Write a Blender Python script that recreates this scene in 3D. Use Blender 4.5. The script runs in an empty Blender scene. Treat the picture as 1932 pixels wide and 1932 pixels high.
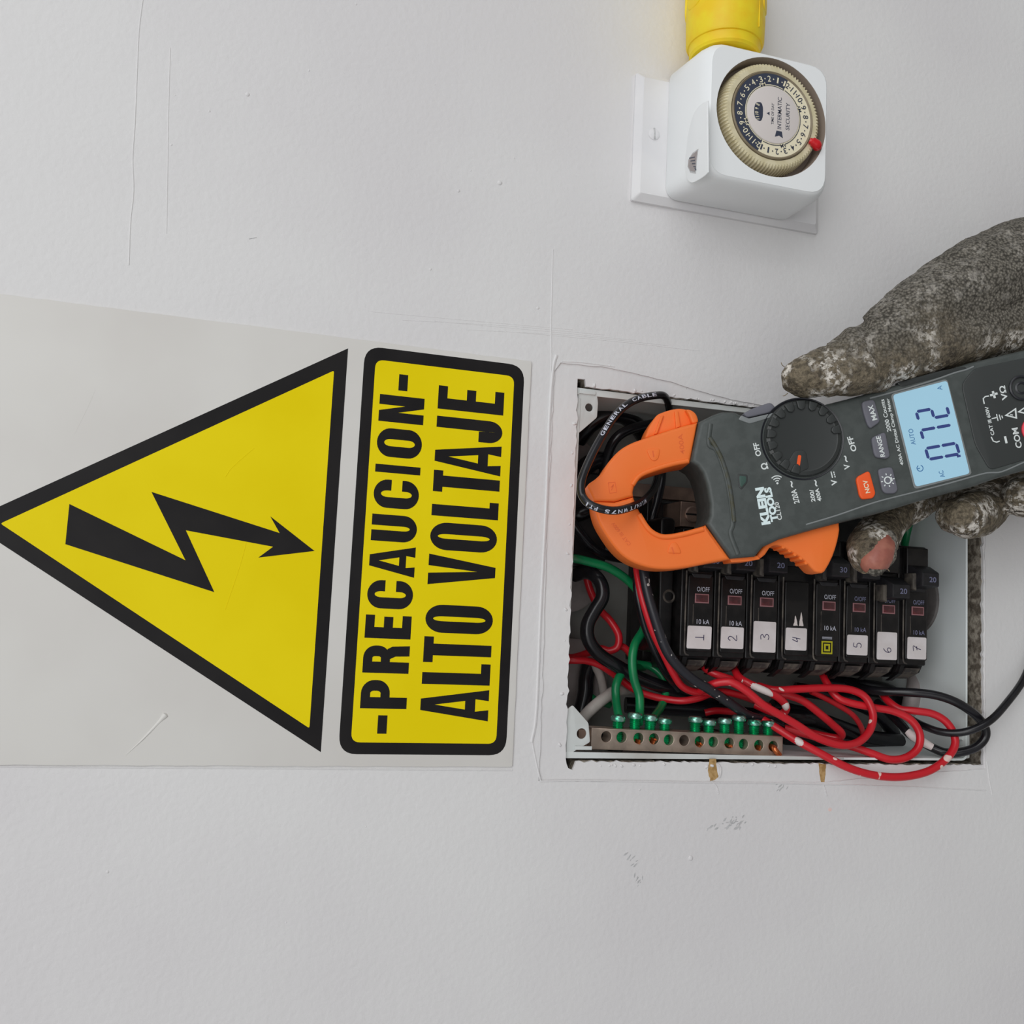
import bpy, bmesh, math, random
import numpy as np
from mathutils import Vector, Matrix, noise as mnoise

# ------------------------------------------------------------------ camera, light, exposure
SC = bpy.context.scene
COL = SC.collection
CAMF = 1882.5
# camera axes in wall directions: p = down the wall, q = towards wall left, z = into the wall
CR = np.array([[0.9547, -0.0488, -0.2936], [0.0772, 0.9933, 0.0861], [0.2874, -0.1048, 0.9520]])
u_, s_, vt_ = np.linalg.svd(CR); CR = u_ @ vt_
CC = np.array([-144.6276, 48.9722, -470.3714])
Z0 = 1500.0

def wv(p, q, z):
    return Vector((-q / 1000, z / 1000, (Z0 - p) / 1000))
def wd(r):
    return Vector((-r[1], r[2], -r[0]))
cam = bpy.data.cameras.new('camera')
cam.sensor_width = 36; cam.sensor_fit = 'HORIZONTAL'
cam.lens = CAMF * 36 / 1932; cam.clip_start = 0.01
camo = bpy.data.objects.new('camera', cam); COL.objects.link(camo)
r_, d_, f_ = wd(CR[0]), wd(CR[1]), wd(CR[2])
mw = Matrix((r_, -d_, -f_)).transposed().to_4x4(); mw.translation = wv(*CC)
camo.matrix_world = mw
SC.camera = camo

world = bpy.data.worlds.new('world'); SC.world = world; world.use_nodes = True
bg = world.node_tree.nodes['Background']
bg.inputs[0].default_value = (0.93, 0.96, 1.0, 1); bg.inputs[1].default_value = 0.31

def area(name, loc, target, sx, sy, power, col):
    l = bpy.data.lights.new(name, 'AREA'); l.shape = 'RECTANGLE'; l.size = sx; l.size_y = sy
    l.energy = power; l.color = col
    o = bpy.data.objects.new(name, l); COL.objects.link(o); o.location = loc
    o.rotation_euler = (Vector(target) - Vector(loc)).to_track_quat('-Z', 'Y').to_euler()
    return o
area('window_daylight', (0.30, -1.55, 2.80), (0, 0, 1.45), 1.7, 1.4, 20, (0.985, 0.99, 1.0))
area('side_window_daylight', (1.7, -1.5, 2.1), (0, 0, 1.5), 1.5, 1.5, 9.5, (0.98, 0.99, 1.0))
area('room_daylight', (-1.1, -2.4, 2.4), (0, 0, 1.4), 2.2, 1.8, 9, (1.0, 0.975, 0.96))

vs = SC.view_settings
vs.view_transform = 'Standard'; vs.look = 'None'; vs.gamma = 1; vs.exposure = -0.16; vs.use_curve_mapping = False

# ------------------------------------------------------------------ frames
class Fr:
    def __init__(s, o, ex, ey, ez):
        s.o = Vector(o); s.ex = Vector(ex); s.ey = Vector(ey); s.ez = Vector(ez)
    def __call__(s, x, y, z=0.0):
        return s.o + (s.ex * x + s.ey * y + s.ez * z) * 0.001
WALL = Fr((0, 0, Z0 / 1000), (1, 0, 0), (0, 0, 1), (0, -1, 0))     # x right, y up, z out of the wall (mm)

def ray(u, v):
    d = CR.T @ np.array([(u - 966) / CAMF, (v - 966) / CAMF, 1.0]); return d
def at(u, v, h):                                                    # point at height h (mm) above the wall
    d = ray(u, v); k = (-h - CC[2]) / d[2]; P = CC + k * d
    return wv(*P)
def a2(u, v, h=0.0):                                                # the same in wall x, y (mm)
    P = at(u, v, h); return (P.x * 1000, (P.z - Z0 / 1000) * 1000)
def a2l(pts, h=0.0):
    return [a2(u, v, h) for u, v in pts]

# ------------------------------------------------------------------ materials
def lin(c):
    out = []
    for x in c:
        x = x / 255.0
        out.append(x / 12.92 if x <= 0.04045 else ((x + 0.055) / 1.055) ** 2.4)
    return out
def mat(name, c, c2=None, scale=60.0, rough=0.5, metal=0.0, bump=0.0, bscale=300.0, k=1.22, spec=0.5,
        lo=0.4, hi=0.6, detail=4.0, emit=None, estr=0.0, coat=0.0, bdist=0.0005, trans=0.0, sub=None):
    m = bpy.data.materials.new(name); m.use_nodes = True
    nt = m.node_tree; n = nt.nodes; L = nt.links; b = n['Principled BSDF']
    A = [min(0.95, x * k) for x in lin(c)] + [1]
    b.inputs['Base Color'].default_value = A
    b.inputs['Roughness'].default_value = rough; b.inputs['Metallic'].default_value = metal
    b.inputs['Specular IOR Level'].default_value = spec
    if coat: b.inputs['Coat Weight'].default_value = coat
    if trans: b.inputs['Transmission Weight'].default_value = trans
    tc = n.new('ShaderNodeTexCoord')
    if c2 is not None:
        B = [min(0.95, x * k) for x in lin(c2)] + [1]
        nz = n.new('ShaderNodeTexNoise'); nz.inputs['Scale'].default_value = scale; nz.inputs['Detail'].default_value = detail
        L.new(tc.outputs['Object'], nz.inputs['Vector'])
        rp = n.new('ShaderNodeValToRGB'); rp.color_ramp.elements[0].position = lo; rp.color_ramp.elements[1].position = hi
        rp.color_ramp.elements[0].color = A; rp.color_ramp.elements[1].color = B
        L.new(nz.outputs['Fac'], rp.inputs['Fac']); L.new(rp.outputs['Color'], b.inputs['Base Color'])
    if bump:
        nb = n.new('ShaderNodeTexNoise'); nb.inputs['Scale'].default_value = bscale; nb.inputs['Detail'].default_value = 3
        L.new(tc.outputs['Object'], nb.inputs['Vector'])
        bp = n.new('ShaderNodeBump'); bp.inputs['Strength'].default_value = bump; bp.inputs['Distance'].default_value = bdist
        L.new(nb.outputs['Fac'], bp.inputs['Height']); L.new(bp.outputs['Normal'], b.inputs['Normal'])
    if emit is not None:
        b.inputs['Emission Color'].default_value = lin(emit) + [1]; b.inputs['Emission Strength'].default_value = estr
    return m

M = {}
M['wall'] = mat('wall_paint', (206, 204, 204), (211, 210, 209), 6, 0.62, bump=0.4, bscale=360, bdist=0.0006, spec=0.35)
M['patch'] = mat('patched_plaster', (206, 204, 204), (211, 210, 209), 12, 0.62, bump=0.4, bscale=220, bdist=0.0007, spec=0.3)
M['mortar'] = mat('raw_mortar', (88, 80, 70), (150, 142, 130), 260, 0.95, bump=0.8, bscale=500, bdist=0.001)
M['wood'] = mat('bare_fibre', (150, 118, 70), (176, 145, 98), 400, 0.9, bump=0.4, bscale=700)
M['smudge'] = mat('grey_scuff', (168, 168, 168), (184, 184, 184), 500, 0.8)
M['pinkmark'] = mat('faint_orange_mark', (222, 190, 182), (208, 200, 198), 300, 0.8)
M['plate'] = mat('plate_paint', (200, 197, 192), (206, 204, 199), 9, 0.42, bump=0.05, bscale=150, spec=0.45)
M['yellow'] = mat('sign_yellow', (222, 200, 6), (226, 205, 14), 14, 0.4, bump=0.03, bscale=200, spec=0.12)
M['ink'] = mat('sign_black', (24, 22, 23), (30, 28, 28), 30, 0.45, spec=0.2)
M['white_plastic'] = mat('white_plastic', (226, 230, 236), None, rough=0.36, spec=0.45)
M['white_paint'] = mat('painted_cover', (208, 207, 208), (214, 213, 213), 30, 0.5, bump=0.25, bscale=180, bdist=0.0006)
M['cream'] = mat('cream_plastic', (206, 197, 166), (196, 186, 152), 200, 0.45)
M['creamface'] = mat('cream_dial', (222, 214, 186), None, rough=0.4)
M['silverface'] = mat('pale_dial_cap', (205, 198, 194), None, rough=0.35)
M['olive'] = mat('tan_plastic', (132, 120, 98), (118, 106, 86), 120, 0.5)
M['recess'] = mat('brown_recess', (128, 116, 106), None, rough=0.55)
M['navy'] = mat('navy_print', (52, 58, 74), None, rough=0.4)
M['redpin'] = mat('red_plastic', (196, 22, 30), None, rough=0.3)
M['plugyellow'] = mat('yellow_rubber', (236, 203, 30), (228, 190, 20), 90, 0.5, bump=0.06, bscale=400)
M['steelscrew'] = mat('screw_steel', (190, 188, 184), None, rough=0.3, metal=0.6)
M['box'] = mat('box_enamel', (196, 200, 198), (168, 166, 160), 22, 0.5, lo=0.45, hi=0.75)
M['boxlit'] = mat('lit_box_enamel', (216, 229, 225), (196, 204, 198), 10, 0.4, k=1.3, lo=0.4, hi=0.8)  # box enamel made paler: light on the side walls put into the colour
M['boxshade'] = mat('shaded_box_enamel', (140, 140, 136), (92, 88, 82), 16, 0.55, lo=0.42, hi=0.75)  # same enamel darkened: shade deep in the box put into the colour
M['disc'] = mat('knockout_zinc', (176, 168, 166), (150, 142, 140), 40, 0.5, metal=0.2)
M['black'] = mat('black_moulding', (15, 14, 15), (27, 25, 25), 180, 0.34, spec=0.42)
M['black2'] = mat('black_handle', (24, 24, 27), (34, 33, 36), 250, 0.4)
M['dust'] = mat('dusty_moulding', (96, 90, 82), (52, 48, 46), 160, 0.7)
M['redlens'] = mat('red_window', (92, 34, 38), (70, 30, 34), 300, 0.15, coat=0.6)
M['lensrim'] = mat('window_rim', (150, 105, 108), None, rough=0.3)
M['print'] = mat('white_print', (186, 188, 200), None, rough=0.5)
M['print_dim'] = mat('faded_print', (120, 122, 150), None, rough=0.5)
M['sticker'] = mat('paper_sticker', (214, 208, 208), (206, 199, 198), 120, 0.6)
M['pen'] = mat('pen_ink', (58, 52, 84), None, rough=0.5)
M['sqyellow'] = mat('dull_yellow', (176, 170, 22), None, rough=0.5)
M['bar'] = mat('dull_aluminium', (176, 160, 146), (150, 136, 124), 90, 0.42, metal=0.75, bump=0.08, bscale=500)
M['greenscrew'] = mat('green_screw', (28, 150, 100), (40, 176, 128), 400, 0.22, metal=0.75)
M['greenhead'] = mat('worn_screw_head', (150, 186, 176), (70, 160, 130), 300, 0.22, metal=0.85)
M['copper'] = mat('bare_copper', (214, 130, 80), (180, 98, 58), 500, 0.3, metal=0.9)
M['lug'] = mat('lug_metal', (150, 126, 112), (128, 108, 98), 120, 0.45, metal=0.6)
M['wblack'] = mat('black_insulation', (18, 17, 20), (26, 25, 29), 90, 0.25, spec=0.5)
M['wblack_sp'] = mat('speckled_black_insulation', (34, 34, 40), (190, 185, 180), 330, 0.35, lo=0.69, hi=0.72, detail=1)
M['wred'] = mat('red_insulation', (186, 24, 36), (200, 34, 44), 60, 0.3, spec=0.5)
M['wred_sp'] = mat('paint_flecked_red_insulation', (190, 26, 38), (222, 196, 188), 150, 0.32, lo=0.70, hi=0.72, detail=1)
M['wgreen'] = mat('green_insulation', (10, 104, 62), (14, 120, 70), 60, 0.3)
M['wwhite'] = mat('grey_white_insulation', (190, 184, 178), (170, 164, 158), 70, 0.45)
M['paintblob'] = mat('dried_paint', (214, 204, 200), None, rough=0.5)
M['orange'] = mat('orange_plastic', (255, 108, 44), (254, 105, 41), 40, 0.45, bump=0.03, bscale=1500, spec=0.35, k=1.35)
M['orangedk'] = mat('orange_moulded_mark', (214, 92, 34), None, rough=0.5)
M['meter'] = mat('dark_grey_plastic', (62, 67, 65), (69, 74, 72), 200, 0.46, bump=0.12, bscale=2200, bdist=0.0002)
M['meter2'] = mat('black_grey_plastic', (50, 53, 52), None, rough=0.42)
M['knob'] = mat('knob_plastic', (44, 47, 46), None, rough=0.4)
M['btn'] = mat('grey_rubber', (98, 98, 106), None, rough=0.55)
M['btnor'] = mat('orange_rubber', (244, 84, 26), None, rough=0.5)
M['mprint'] = mat('pale_print', (208, 214, 212), None, rough=0.5)
M['logo'] = mat('logo_print', (212, 228, 236), None, rough=0.45)
M['lcd'] = mat('backlit_lcd', (120, 150, 165), None, rough=0.25, emit=(150, 192, 212), estr=0.6)
M['lcdink'] = mat('lcd_segment', (52, 66, 126), None, rough=0.4)
M['lcdink2'] = mat('lcd_symbol', (62, 112, 160), None, rough=0.4)
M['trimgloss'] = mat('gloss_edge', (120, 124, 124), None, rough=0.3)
M['jackblack'] = mat('jack_black', (32, 33, 38), None, rough=0.3)
M['jackred'] = mat('jack_red', (226, 52, 72), None, rough=0.4)
M['skin'] = mat('skin', (160, 102, 86), (146, 86, 74), 160, 0.5)
M['floor'] = mat('floor_tile', (170, 165, 160), (160, 156, 150), 8, 0.5)

# ------------------------------------------------------------------ mesh helpers
LOC = {}
def link(name, me, material, parent=None, loc=None):
    o = bpy.data.objects.new(name, me); COL.objects.link(o)
    if material is not None and len(me.materials) == 0: me.materials.append(material)
    if parent is not None: o.parent = parent; LOC[o] = LOC[parent]
    else:
        o.location = loc or (0, 0, 0); LOC[o] = Vector(loc or (0, 0, 0))
    return o
def tag(o, label=None, cat=None, group=None, kind=None):
    if label: o['label'] = label
    if cat: o['category'] = cat
    if group: o['group'] = group
    if kind: o['kind'] = kind
    return o
def root(name, label, cat, loc, group=None):
    o = bpy.data.objects.new(name, None); COL.objects.link(o); o.empty_display_size = 0.02
    o.location = loc; LOC[o] = Vector(loc)
    return tag(o, label, cat, group)
def finish(name, verts, faces, material, parent=None, smooth=35, weld=True):
    vs_ = [Vector(v) for v in verts]
    if parent is not None: org = LOC[parent]
    else:
        lo = Vector([min(v[i] for v in vs_) for i in range(3)]); hi = Vector([max(v[i] for v in vs_) for i in range(3)])
        org = (lo + hi) / 2
    me = bpy.data.meshes.new(name)
    me.from_pydata([v - org for v in vs_], [], faces)
    bm = bmesh.new(); bm.from_mesh(me)
    if weld: bmesh.ops.remove_doubles(bm, verts=bm.verts, dist=2e-6)
    bmesh.ops.recalc_face_normals(bm, faces=bm.faces)
    bm.to_mesh(me); bm.free()
    if smooth:
        me.shade_smooth(); me.set_sharp_from_angle(angle=math.radians(smooth))
    return link(name, me, material, parent, None if parent is not None else org)

def curve_mesh(contours, half, bevel=0.0, bres=2):
    cu = bpy.data.curves.new('c', 'CURVE'); cu.dimensions = '2D'; cu.fill_mode = 'BOTH'
    cu.extrude = max(0.0, half - bevel); cu.bevel_depth = bevel; cu.offset = -bevel; cu.bevel_resolution = bres
    for c in contours:
        sp = cu.splines.new('POLY'); sp.points.add(len(c) - 1); sp.use_cyclic_u = True
        for i, (x, y) in enumerate(c): sp.points[i].co = (x, y, 0, 1)
    ob = bpy.data.objects.new('c', cu)
    me = bpy.data.meshes.new_from_object(ob)
    vv = [v.co.copy() for v in me.vertices]; ff = [list(p.vertices) for p in me.polygons]
    bpy.data.objects.remove(ob); bpy.data.curves.remove(cu); bpy.data.meshes.remove(me)
    return vv, ff
def ext(name, contours, fr, z0, z1, material, parent=None, bevel=0.0, smooth=35, bres=2):
    if not isinstance(contours[0][0], (list, tuple, Vector)): contours = [contours]
    vv, ff = curve_mesh(contours, (z1 - z0) / 2, bevel, bres)
    zc = (z0 + z1) / 2
    return finish(name, [fr(v.x, v.y, v.z + zc) for v in vv], ff, material, parent, smooth)
_fc = {}
def text_geo(s, size, bold=0.0, spacing=1.0):
    cu = bpy.data.curves.new('t', 'FONT'); cu.body = s; cu.size = size; cu.offset = bold
    cu.space_character = spacing; cu.align_x = 'CENTER'; cu.align_y = 'CENTER'; cu.fill_mode = 'FRONT'; cu.resolution_u = 3
    ob = bpy.data.objects.new('t', cu); me = bpy.data.meshes.new_from_object(ob)
    vv = [v.co.copy() for v in me.vertices]; ff = [list(p.vertices) for p in me.polygons]
    bpy.data.objects.remove(ob); bpy.data.curves.remove(cu); bpy.data.meshes.remove(me)
    return vv, ff
def fit_text(s, w, h, bold=0.0):
    """text geometry scaled to w x h mm, centred"""
    vv, ff = text_geo(s, 10, bold)
    xs = [v.x for v in vv]; ys = [v.y for v in vv]
    cx, cy = (min(xs) + max(xs)) / 2, (min(ys) + max(ys)) / 2
    sx = w / max(1e-6, max(xs) - min(xs)) if w else None; sy = h / max(1e-6, max(ys) - min(ys))
    if sx is None: sx = sy
    return [((v.x - cx) * sx, (v.y - cy) * sy) for v in vv], ff
def text(name, items, fr, z, material, parent, bold=0.25):
    """items: (string, cx, cy, w, h, rot_deg) in frame mm -> one flat lettering mesh"""
    V, Fc = [], []
    for it in items:
        s, cx, cy, w, h = it[:5]; a = math.radians(it[5] if len(it) > 5 else 0)
        vv, ff = fit_text(s, w, h, bold); o = len(V)
        for x, y in vv: V.append(fr(cx + x * math.cos(a) - y * math.sin(a), cy + x * math.sin(a) + y * math.cos(a), z))
        Fc += [[i + o for i in f] for f in ff]
    return finish(name, V, Fc, material, parent, 0, weld=False)
def polys(name, plist, fr, z0, z1, material, parent, smooth=0, step=0.0):
    """several small flat outlines as one mesh"""
    V, Fc = [], []
    for c in plist:
        vv, ff = curve_mesh(c if isinstance(c[0][0], (list, tuple)) else [c], (z1 - z0) / 2); o = len(V)
        V += [fr(v.x, v.y, v.z + (z0 + z1) / 2 + step * plist.index(c)) for v in vv]; Fc += [[i + o for i in f] for f in ff]
    return finish(name, V, Fc, material, parent, smooth)
def stroke(pts, w):
    """outline of a polyline of width w"""
    L_, R_ = [], []
    n = len(pts)
    for i in range(n):
        a = Vector(pts[max(0, i - 1)]); b = Vector(pts[min(n - 1, i + 1)]); d = (b - a)
        d = d.normalized() if d.length > 1e-9 else Vector((1, 0)); nn = Vector((-d.y, d.x)) * w / 2
        p = Vector(pts[i]); L_.append(tuple(p + nn)); R_.append(tuple(p - nn))
    return L_ + R_[::-1]
def arc(cx, cy, rx, ry, a0, a1, n=10):
    return [(cx + rx * math.cos(math.radians(a0 + (a1 - a0) * i / n)), cy + ry * math.sin(math.radians(a0 + (a1 - a0) * i / n))) for i in range(n + 1)]
def circ(cx, cy, r, n=28, ry=None):
    return [(cx + r * math.cos(2 * math.pi * i / n), cy + (ry or r) * math.sin(2 * math.pi * i / n)) for i in range(n)]
def rect(x0, y0, x1, y1):
    return [(x0, y0), (x1, y0), (x1, y1), (x0, y1)]
def rpoly(pts, r, n=5):
    """round the corners of a polygon"""
    out = []; m = len(pts)
    for i in range(m):
        p0, p1, p2 = Vector(pts[i - 1]), Vector(pts[i]), Vector(pts[(i + 1) % m])
        a, b = (p0 - p1), (p2 - p1); rr = min(r, a.length * 0.45, b.length * 0.45)
        A, B = p1 + a.normalized() * rr, p1 + b.normalized() * rr
        for k in range(n + 1):
            t = k / n; out.append(tuple((1 - t) ** 2 * A + 2 * t * (1 - t) * p1 + t * t * B))
    return out
def cr(pts, n=8, closed=False):
    P = [Vector(p) for p in pts]; m = len(P); out = []
    rng = range(m) if closed else range(m - 1)
    for i in rng:
        p0 = P[(i - 1) % m] if closed or i > 0 else P[0] * 2 - P[1]
        p1 = P[i]; p2 = P[(i + 1) % m]
        p3 = P[(i + 2) % m] if closed or i + 2 < m else P[-1] * 2 - P[-2]
        for k in range(n):
            t = k / n
            out.append(0.5 * ((2 * p1) + (p2 - p0) * t + (2 * p0 - 5 * p1 + 4 * p2 - p3) * t * t + (3 * p1 - p0 - 3 * p2 + p3) * t ** 3))
    if not closed: out.append(P[-1])
    return out
def jag(pts, amp, step, seed=0):
    rnd = random.Random(seed); out = []; m = len(pts)
    for i in range(m):
        a, b = Vector(pts[i]), Vector(pts[(i + 1) % m]); L_ = (b - a).length; k = max(1, int(L_ / step))
        nn = Vector((-(b - a).y, (b - a).x)).normalized()
        for j in range(k):
            p = a.lerp(b, j / k) + nn * rnd.gauss(0, amp) * (0 if j == 0 else 1); out.append((p.x, p.y))
    return out
def tube(name, path, rad, material, parent=None, seg=10, sub=6, caps=True):
    """round cable through world points"""
    P = cr(path, sub); n = len(P); V = []; Fc = []
    T = [(P[min(n - 1, i + 1)] - P[max(0, i - 1)]).normalized() for i in range(n)]
    N = T[0].orthogonal().normalized()
    for i in range(n):
        N = (N - T[i] * N.dot(T[i])).normalized(); B = T[i].cross(N)
        r = (rad(i / (n - 1)) if callable(rad) else rad) / 1000
        for j in range(seg):
            a = 2 * math.pi * j / seg; V.append(P[i] + (N * math.cos(a) + B * math.sin(a)) * r)
    for i in range(n - 1):
        for j in range(seg):
            Fc.append([i * seg + j, i * seg + (j + 1) % seg, (i + 1) * seg + (j + 1) % seg, (i + 1) * seg + j])
    if caps: Fc.append(list(range(seg))); Fc.append([(n - 1) * seg + j for j in range(seg)])
    return finish(name, V, Fc, material, parent, 50)
def lathe(name, prof, fr, material, parent=None, seg=40, smooth=35, rfun=None):
    """revolve (r, z) about the frame's z axis"""
    V, Fc = [], []; m = len(prof)
    for j in range(seg):
        a = 2 * math.pi * j / seg
        for r, z in prof:
            rr = rfun(r, z, a) if rfun else r
            V.append(fr(rr * math.cos(a), rr * math.sin(a), z))
    for j in range(seg):
        for i in range(m - 1):
            j2 = (j + 1) % seg
            Fc.append([j * m + i, j2 * m + i, j2 * m + i + 1, j * m + i + 1])
    return finish(name, V, Fc, material, parent, smooth)
def box(name, fr, x0, x1, y0, y1, z0, z1, material, parent=None, bevel=0.0):
    return ext(name, [rect(x0, y0, x1, y1)], fr, z0, z1, material, parent, bevel)
def loft(name, rings, material, parent=None, smooth=50, cap=True):
    V, Fc = [], []; m = len(rings[0])
    for R_ in rings: V += list(R_)
    for i in range(len(rings) - 1):
        for j in range(m):
            Fc.append([i * m + j, i * m + (j + 1) % m, (i + 1) * m + (j + 1) % m, (i + 1) * m + j])
    if cap: Fc.append(list(range(m))); Fc.append([(len(rings) - 1) * m + j for j in range(m)])
    return finish(name, V, Fc, material, parent, smooth)
def sub(fr, x, y, z=0.0, rot=0.0):
    a = math.radians(rot)
    return Fr(fr(x, y, z), fr.ex * math.cos(a) + fr.ey * math.sin(a), fr.ey * math.cos(a) - fr.ex * math.sin(a), fr.ez)
# ------------------------------------------------------------------ the wall
rec = jag(a2l([(1046, 700), (1058, 684), (1150, 694)]) + [(78.5, -82), (74.5, -105), (72.4, -125), (71.8, -145), (71.8, -284.0), (-121, -284.0)] + a2l([(1700, 1462), (1560, 1476), (1300, 1476), (1016, 1474), (1020, 1400), (1032, 1000)]), 0.18, 4, 3)
opening = [(70.6, -34), (70.6, -140)] + [(71, -283), (-118.7, -283), (-119, -200), (-118.6, -130), (-118.2, -37), (-119.5, -36.6), (-122.5, -35.4), (-121.5, -33), (-117, -31.5), (60, -29.5), (74.2, -29.2), (74.4, -33.4)]
opening_j = jag(opening, 0.28, 2.2, 7)
wl = ext('wall_back', [rect(-1500, -1500, 1500, 1100), rec], WALL, -1.6, 0, M['wall'])
tag(wl, 'white painted wall with fine roller stipple around the open breaker box', 'wall', kind='structure')
ext('plaster_recess', [rect(-135, -292, 84, -8), opening_j], WALL, -2.6, -0.8, M['patch'], wl)
# rough mortar behind the edge of the opening
ext('mortar_edge', [rect(-132, -296, 82, -14), jag(opening, 0.35, 2.5, 9)], WALL, -24, -2.5, M['mortar'], wl)
ext('mortar_bed', [rect(-132, -296, 82, -14), rect(-117.6, -274.4, 70.4, -28.6)], WALL, -32, -23.8, M['mortar'], wl)
# paint ridges, drips and specks
def wtube(name, pts, r, m=M['wall'], h=0.0):
    return tube(name, [at(u, v, h) for u, v in pts], r, m, wl, 6, 4)
wtube('paint_ridge', [(270, -5), (262, 60), (258, 150), (254, 240), (250, 300), (252, 360), (246, 420), (243, 500)], 0.28)
wtube('paint_ridge', [(321, 90), (318, 200), (316, 330), (314, 440)], 0.22)
wtube('paint_ridge', [(1043, 470), (1040, 600), (1040, 690), (1036, 760)], 0.28)
wtube('paint_ridge', [(1050, 670), (1043, 700), (1036, 800), (1030, 960), (1020, 1150), (1012, 1340), (1003, 1400)], 0.75)
wtube('paint_ridge', [(1060, 682), (1100, 684), (1160, 692)], 0.3)
wtube('paint_ridge', [(1018, 1474), (1100, 1473), (1300, 1476), (1480, 1478), (1700, 1484), (1860, 1491)], 0.4)
wtube('paint_ridge', [(1862, 1436), (1866, 1470), (1872, 1500)], 0.35)
wtube('paint_ridge', [(0, 1446), (200, 1447.5), (480, 1449), (700, 1451), (966, 1453)], 0.4)
wtube('paint_ridge', [(1004, 1400), (1012, 1440), (1020, 1474)], 0.4)
for i in range(5):
    wtube('brush_mark', [(700 + 60 * i, 588 + 9 * i + 7 * (i % 2)), (900 + 60 * i, 606 + 9 * i), (1080 + 60 * i, 622 + 10 * i)], 0.12)
def blob(u, v, r, m=M['wall'], name='paint_speck', par=None, hz=0.45):
    x, y = a2(u, v); f = sub(WALL, x, y, -0.05)
    return lathe(name, [(0, hz * r * 1.0), (r * 0.5, hz * r * 0.85), (r * 0.85, hz * r * 0.5), (r, 0), (r * 0.9, -0.3), (0, -0.3)], f, m, par or wl, 10, 80)
for u, v, r in [(467, 178, 1.1), (395, 210, .6), (583, 133, .6), (943, 345, 1.3), (865, 360, .9), (672, 8, .6), (812, 508, .7), (323, 273, .6), (1015, 581, .8), (970, 298, .5), (888, 322, .5),
                (203, 1645, .7), (1303, 1619, 1.4), (1010, 1530, .4), (1484, 1659, .5), (330, 180, .4), (690, 1560, .4), (1207, 1490, .6), (1150, 690, .6), (540, 1740, .4), (820, 160, .4)]:
    blob(u, v, r)
tube('scratch', [at(470, 451, 0.0), at(484, 448, 0.0)], 0.18, M['smudge'], wl, 5, 3)
rnd = random.Random(5)
def flecks(name, cu_, cv_, su, sv, n, m, ang, h=0.0, size=(0.5, 1.6)):
    L_ = []
    for i in range(n):
        u = rnd.gauss(cu_, su); v = rnd.gauss(cv_, sv); x, y = a2(u, v); l = rnd.uniform(*size); w = l * rnd.uniform(.2, .45); a = math.radians(ang + rnd.uniform(-35, 35))
        L_.append([(x + l * math.cos(a) * k1 - w * math.sin(a) * k2, y + l * math.sin(a) * k1 + w * math.cos(a) * k2) for k1, k2 in ((-1, 0), (-.3, -.8), (.5, -.6), (1, .1), (.2, .9), (-.5, .7))])
    return polys(name, L_, WALL, h - 0.1, h + 0.05, m, wl, step=0.012)
flecks('scuff_mark', 1382, 1553, 12, 6, 26, M['smudge'], -60)
flecks('scuff_mark', 1345, 1562, 10, 3, 6, M['smudge'], -60)
flecks('scuff_mark', 1190, 1624, 9, 5, 9, M['smudge'], -60)
flecks('scuff_mark', 1204, 1662, 3, 9, 9, M['smudge'], 150)
flecks('scuff_mark', 1477, 1484, 8, 2.5, 8, M['smudge'], -50)
flecks('scuff_mark', 1297, 731, 1, 2, 2, M['smudge'], 0, -0.8, (0.4, 0.7))
blob(1566, 1527, 1.6, M['pinkmark'], 'faint_mark', None, 0.05)
for pts in ([(1340, 1432), (1352, 1432), (1354, 1452), (1357, 1466), (1350, 1472), (1341, 1474), (1337, 1455)], [(1546, 1440), (1560, 1443), (1559, 1462), (1557, 1478), (1551, 1480), (1548, 1462)]):
    ext('exposed_fibre', jag(a2l(pts), 0.12, 1.2, 2), WALL, -1.0, -0.72, M['wood'], wl)
for pts in ([(1343, 1474), (1352, 1484), (1356, 1498), (1352, 1490), (1346, 1482)], [(1354, 1440), (1360, 1450), (1358, 1466), (1356, 1464), (1357, 1450)], [(1553, 1480), (1557, 1490), (1560, 1502), (1556, 1492)]):
    wtube('torn_paint', pts[:4], 0.35)
# crusty paint lumps along the edge of the opening
for i in range(46):
    t = rnd.random()
    if i < 22: x, y = 71.2 + rnd.random() * 0.8, -36 - 100 * t
    elif i < 36: x, y = -119.2 - rnd.random() * 1.6, -40 - 120 * t
    else: x, y = 60 - 175 * t, -28.6 + rnd.random() * 0.8
    f = sub(WALL, x, y, -0.8); r = rnd.uniform(0.4, 1.1)
    lathe('paint_crust', [(0, r * .7), (r * .6, r * .5), (r, 0), (r * .8, -.6), (0, -.6)], f, M['patch'], wl, 7, 80, rfun=lambda r, z, a: r * (1 + .35 * math.sin(a * 2 + i)))
fl = finish('floor', [(-1.5, -3.2, 0), (1.5, -3.2, 0), (1.5, 0.0, 0), (-1.5, 0.0, 0), (-1.5, -3.2, -.05), (1.5, -3.2, -.05), (1.5, 0, -.05), (-1.5, 0, -.05)],
            [[0, 1, 2, 3], [7, 6, 5, 4], [0, 4, 5, 1], [1, 5, 6, 2], [2, 6, 7, 3], [3, 7, 4, 0]], M['floor'], None, 0)
tag(fl, 'plain pale floor below the picture', 'floor', kind='structure')

# ------------------------------------------------------------------ warning sign
sg = root('warning_sign', 'long off-white plate with yellow high voltage triangle and Spanish caution lettering', 'sign', WALL(-20, 0, 0))
SX0, SX1, SY0, SY1 = -120.8, 79.7, -3.6, 262
ext('plate', [jag(rpoly(rect(SX0, SY0, SX1, SY1), 0.8, 2), 0.07, 5, 11)], WALL, -0.2, 0.9, M['plate'], sg, 0.15)
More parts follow.
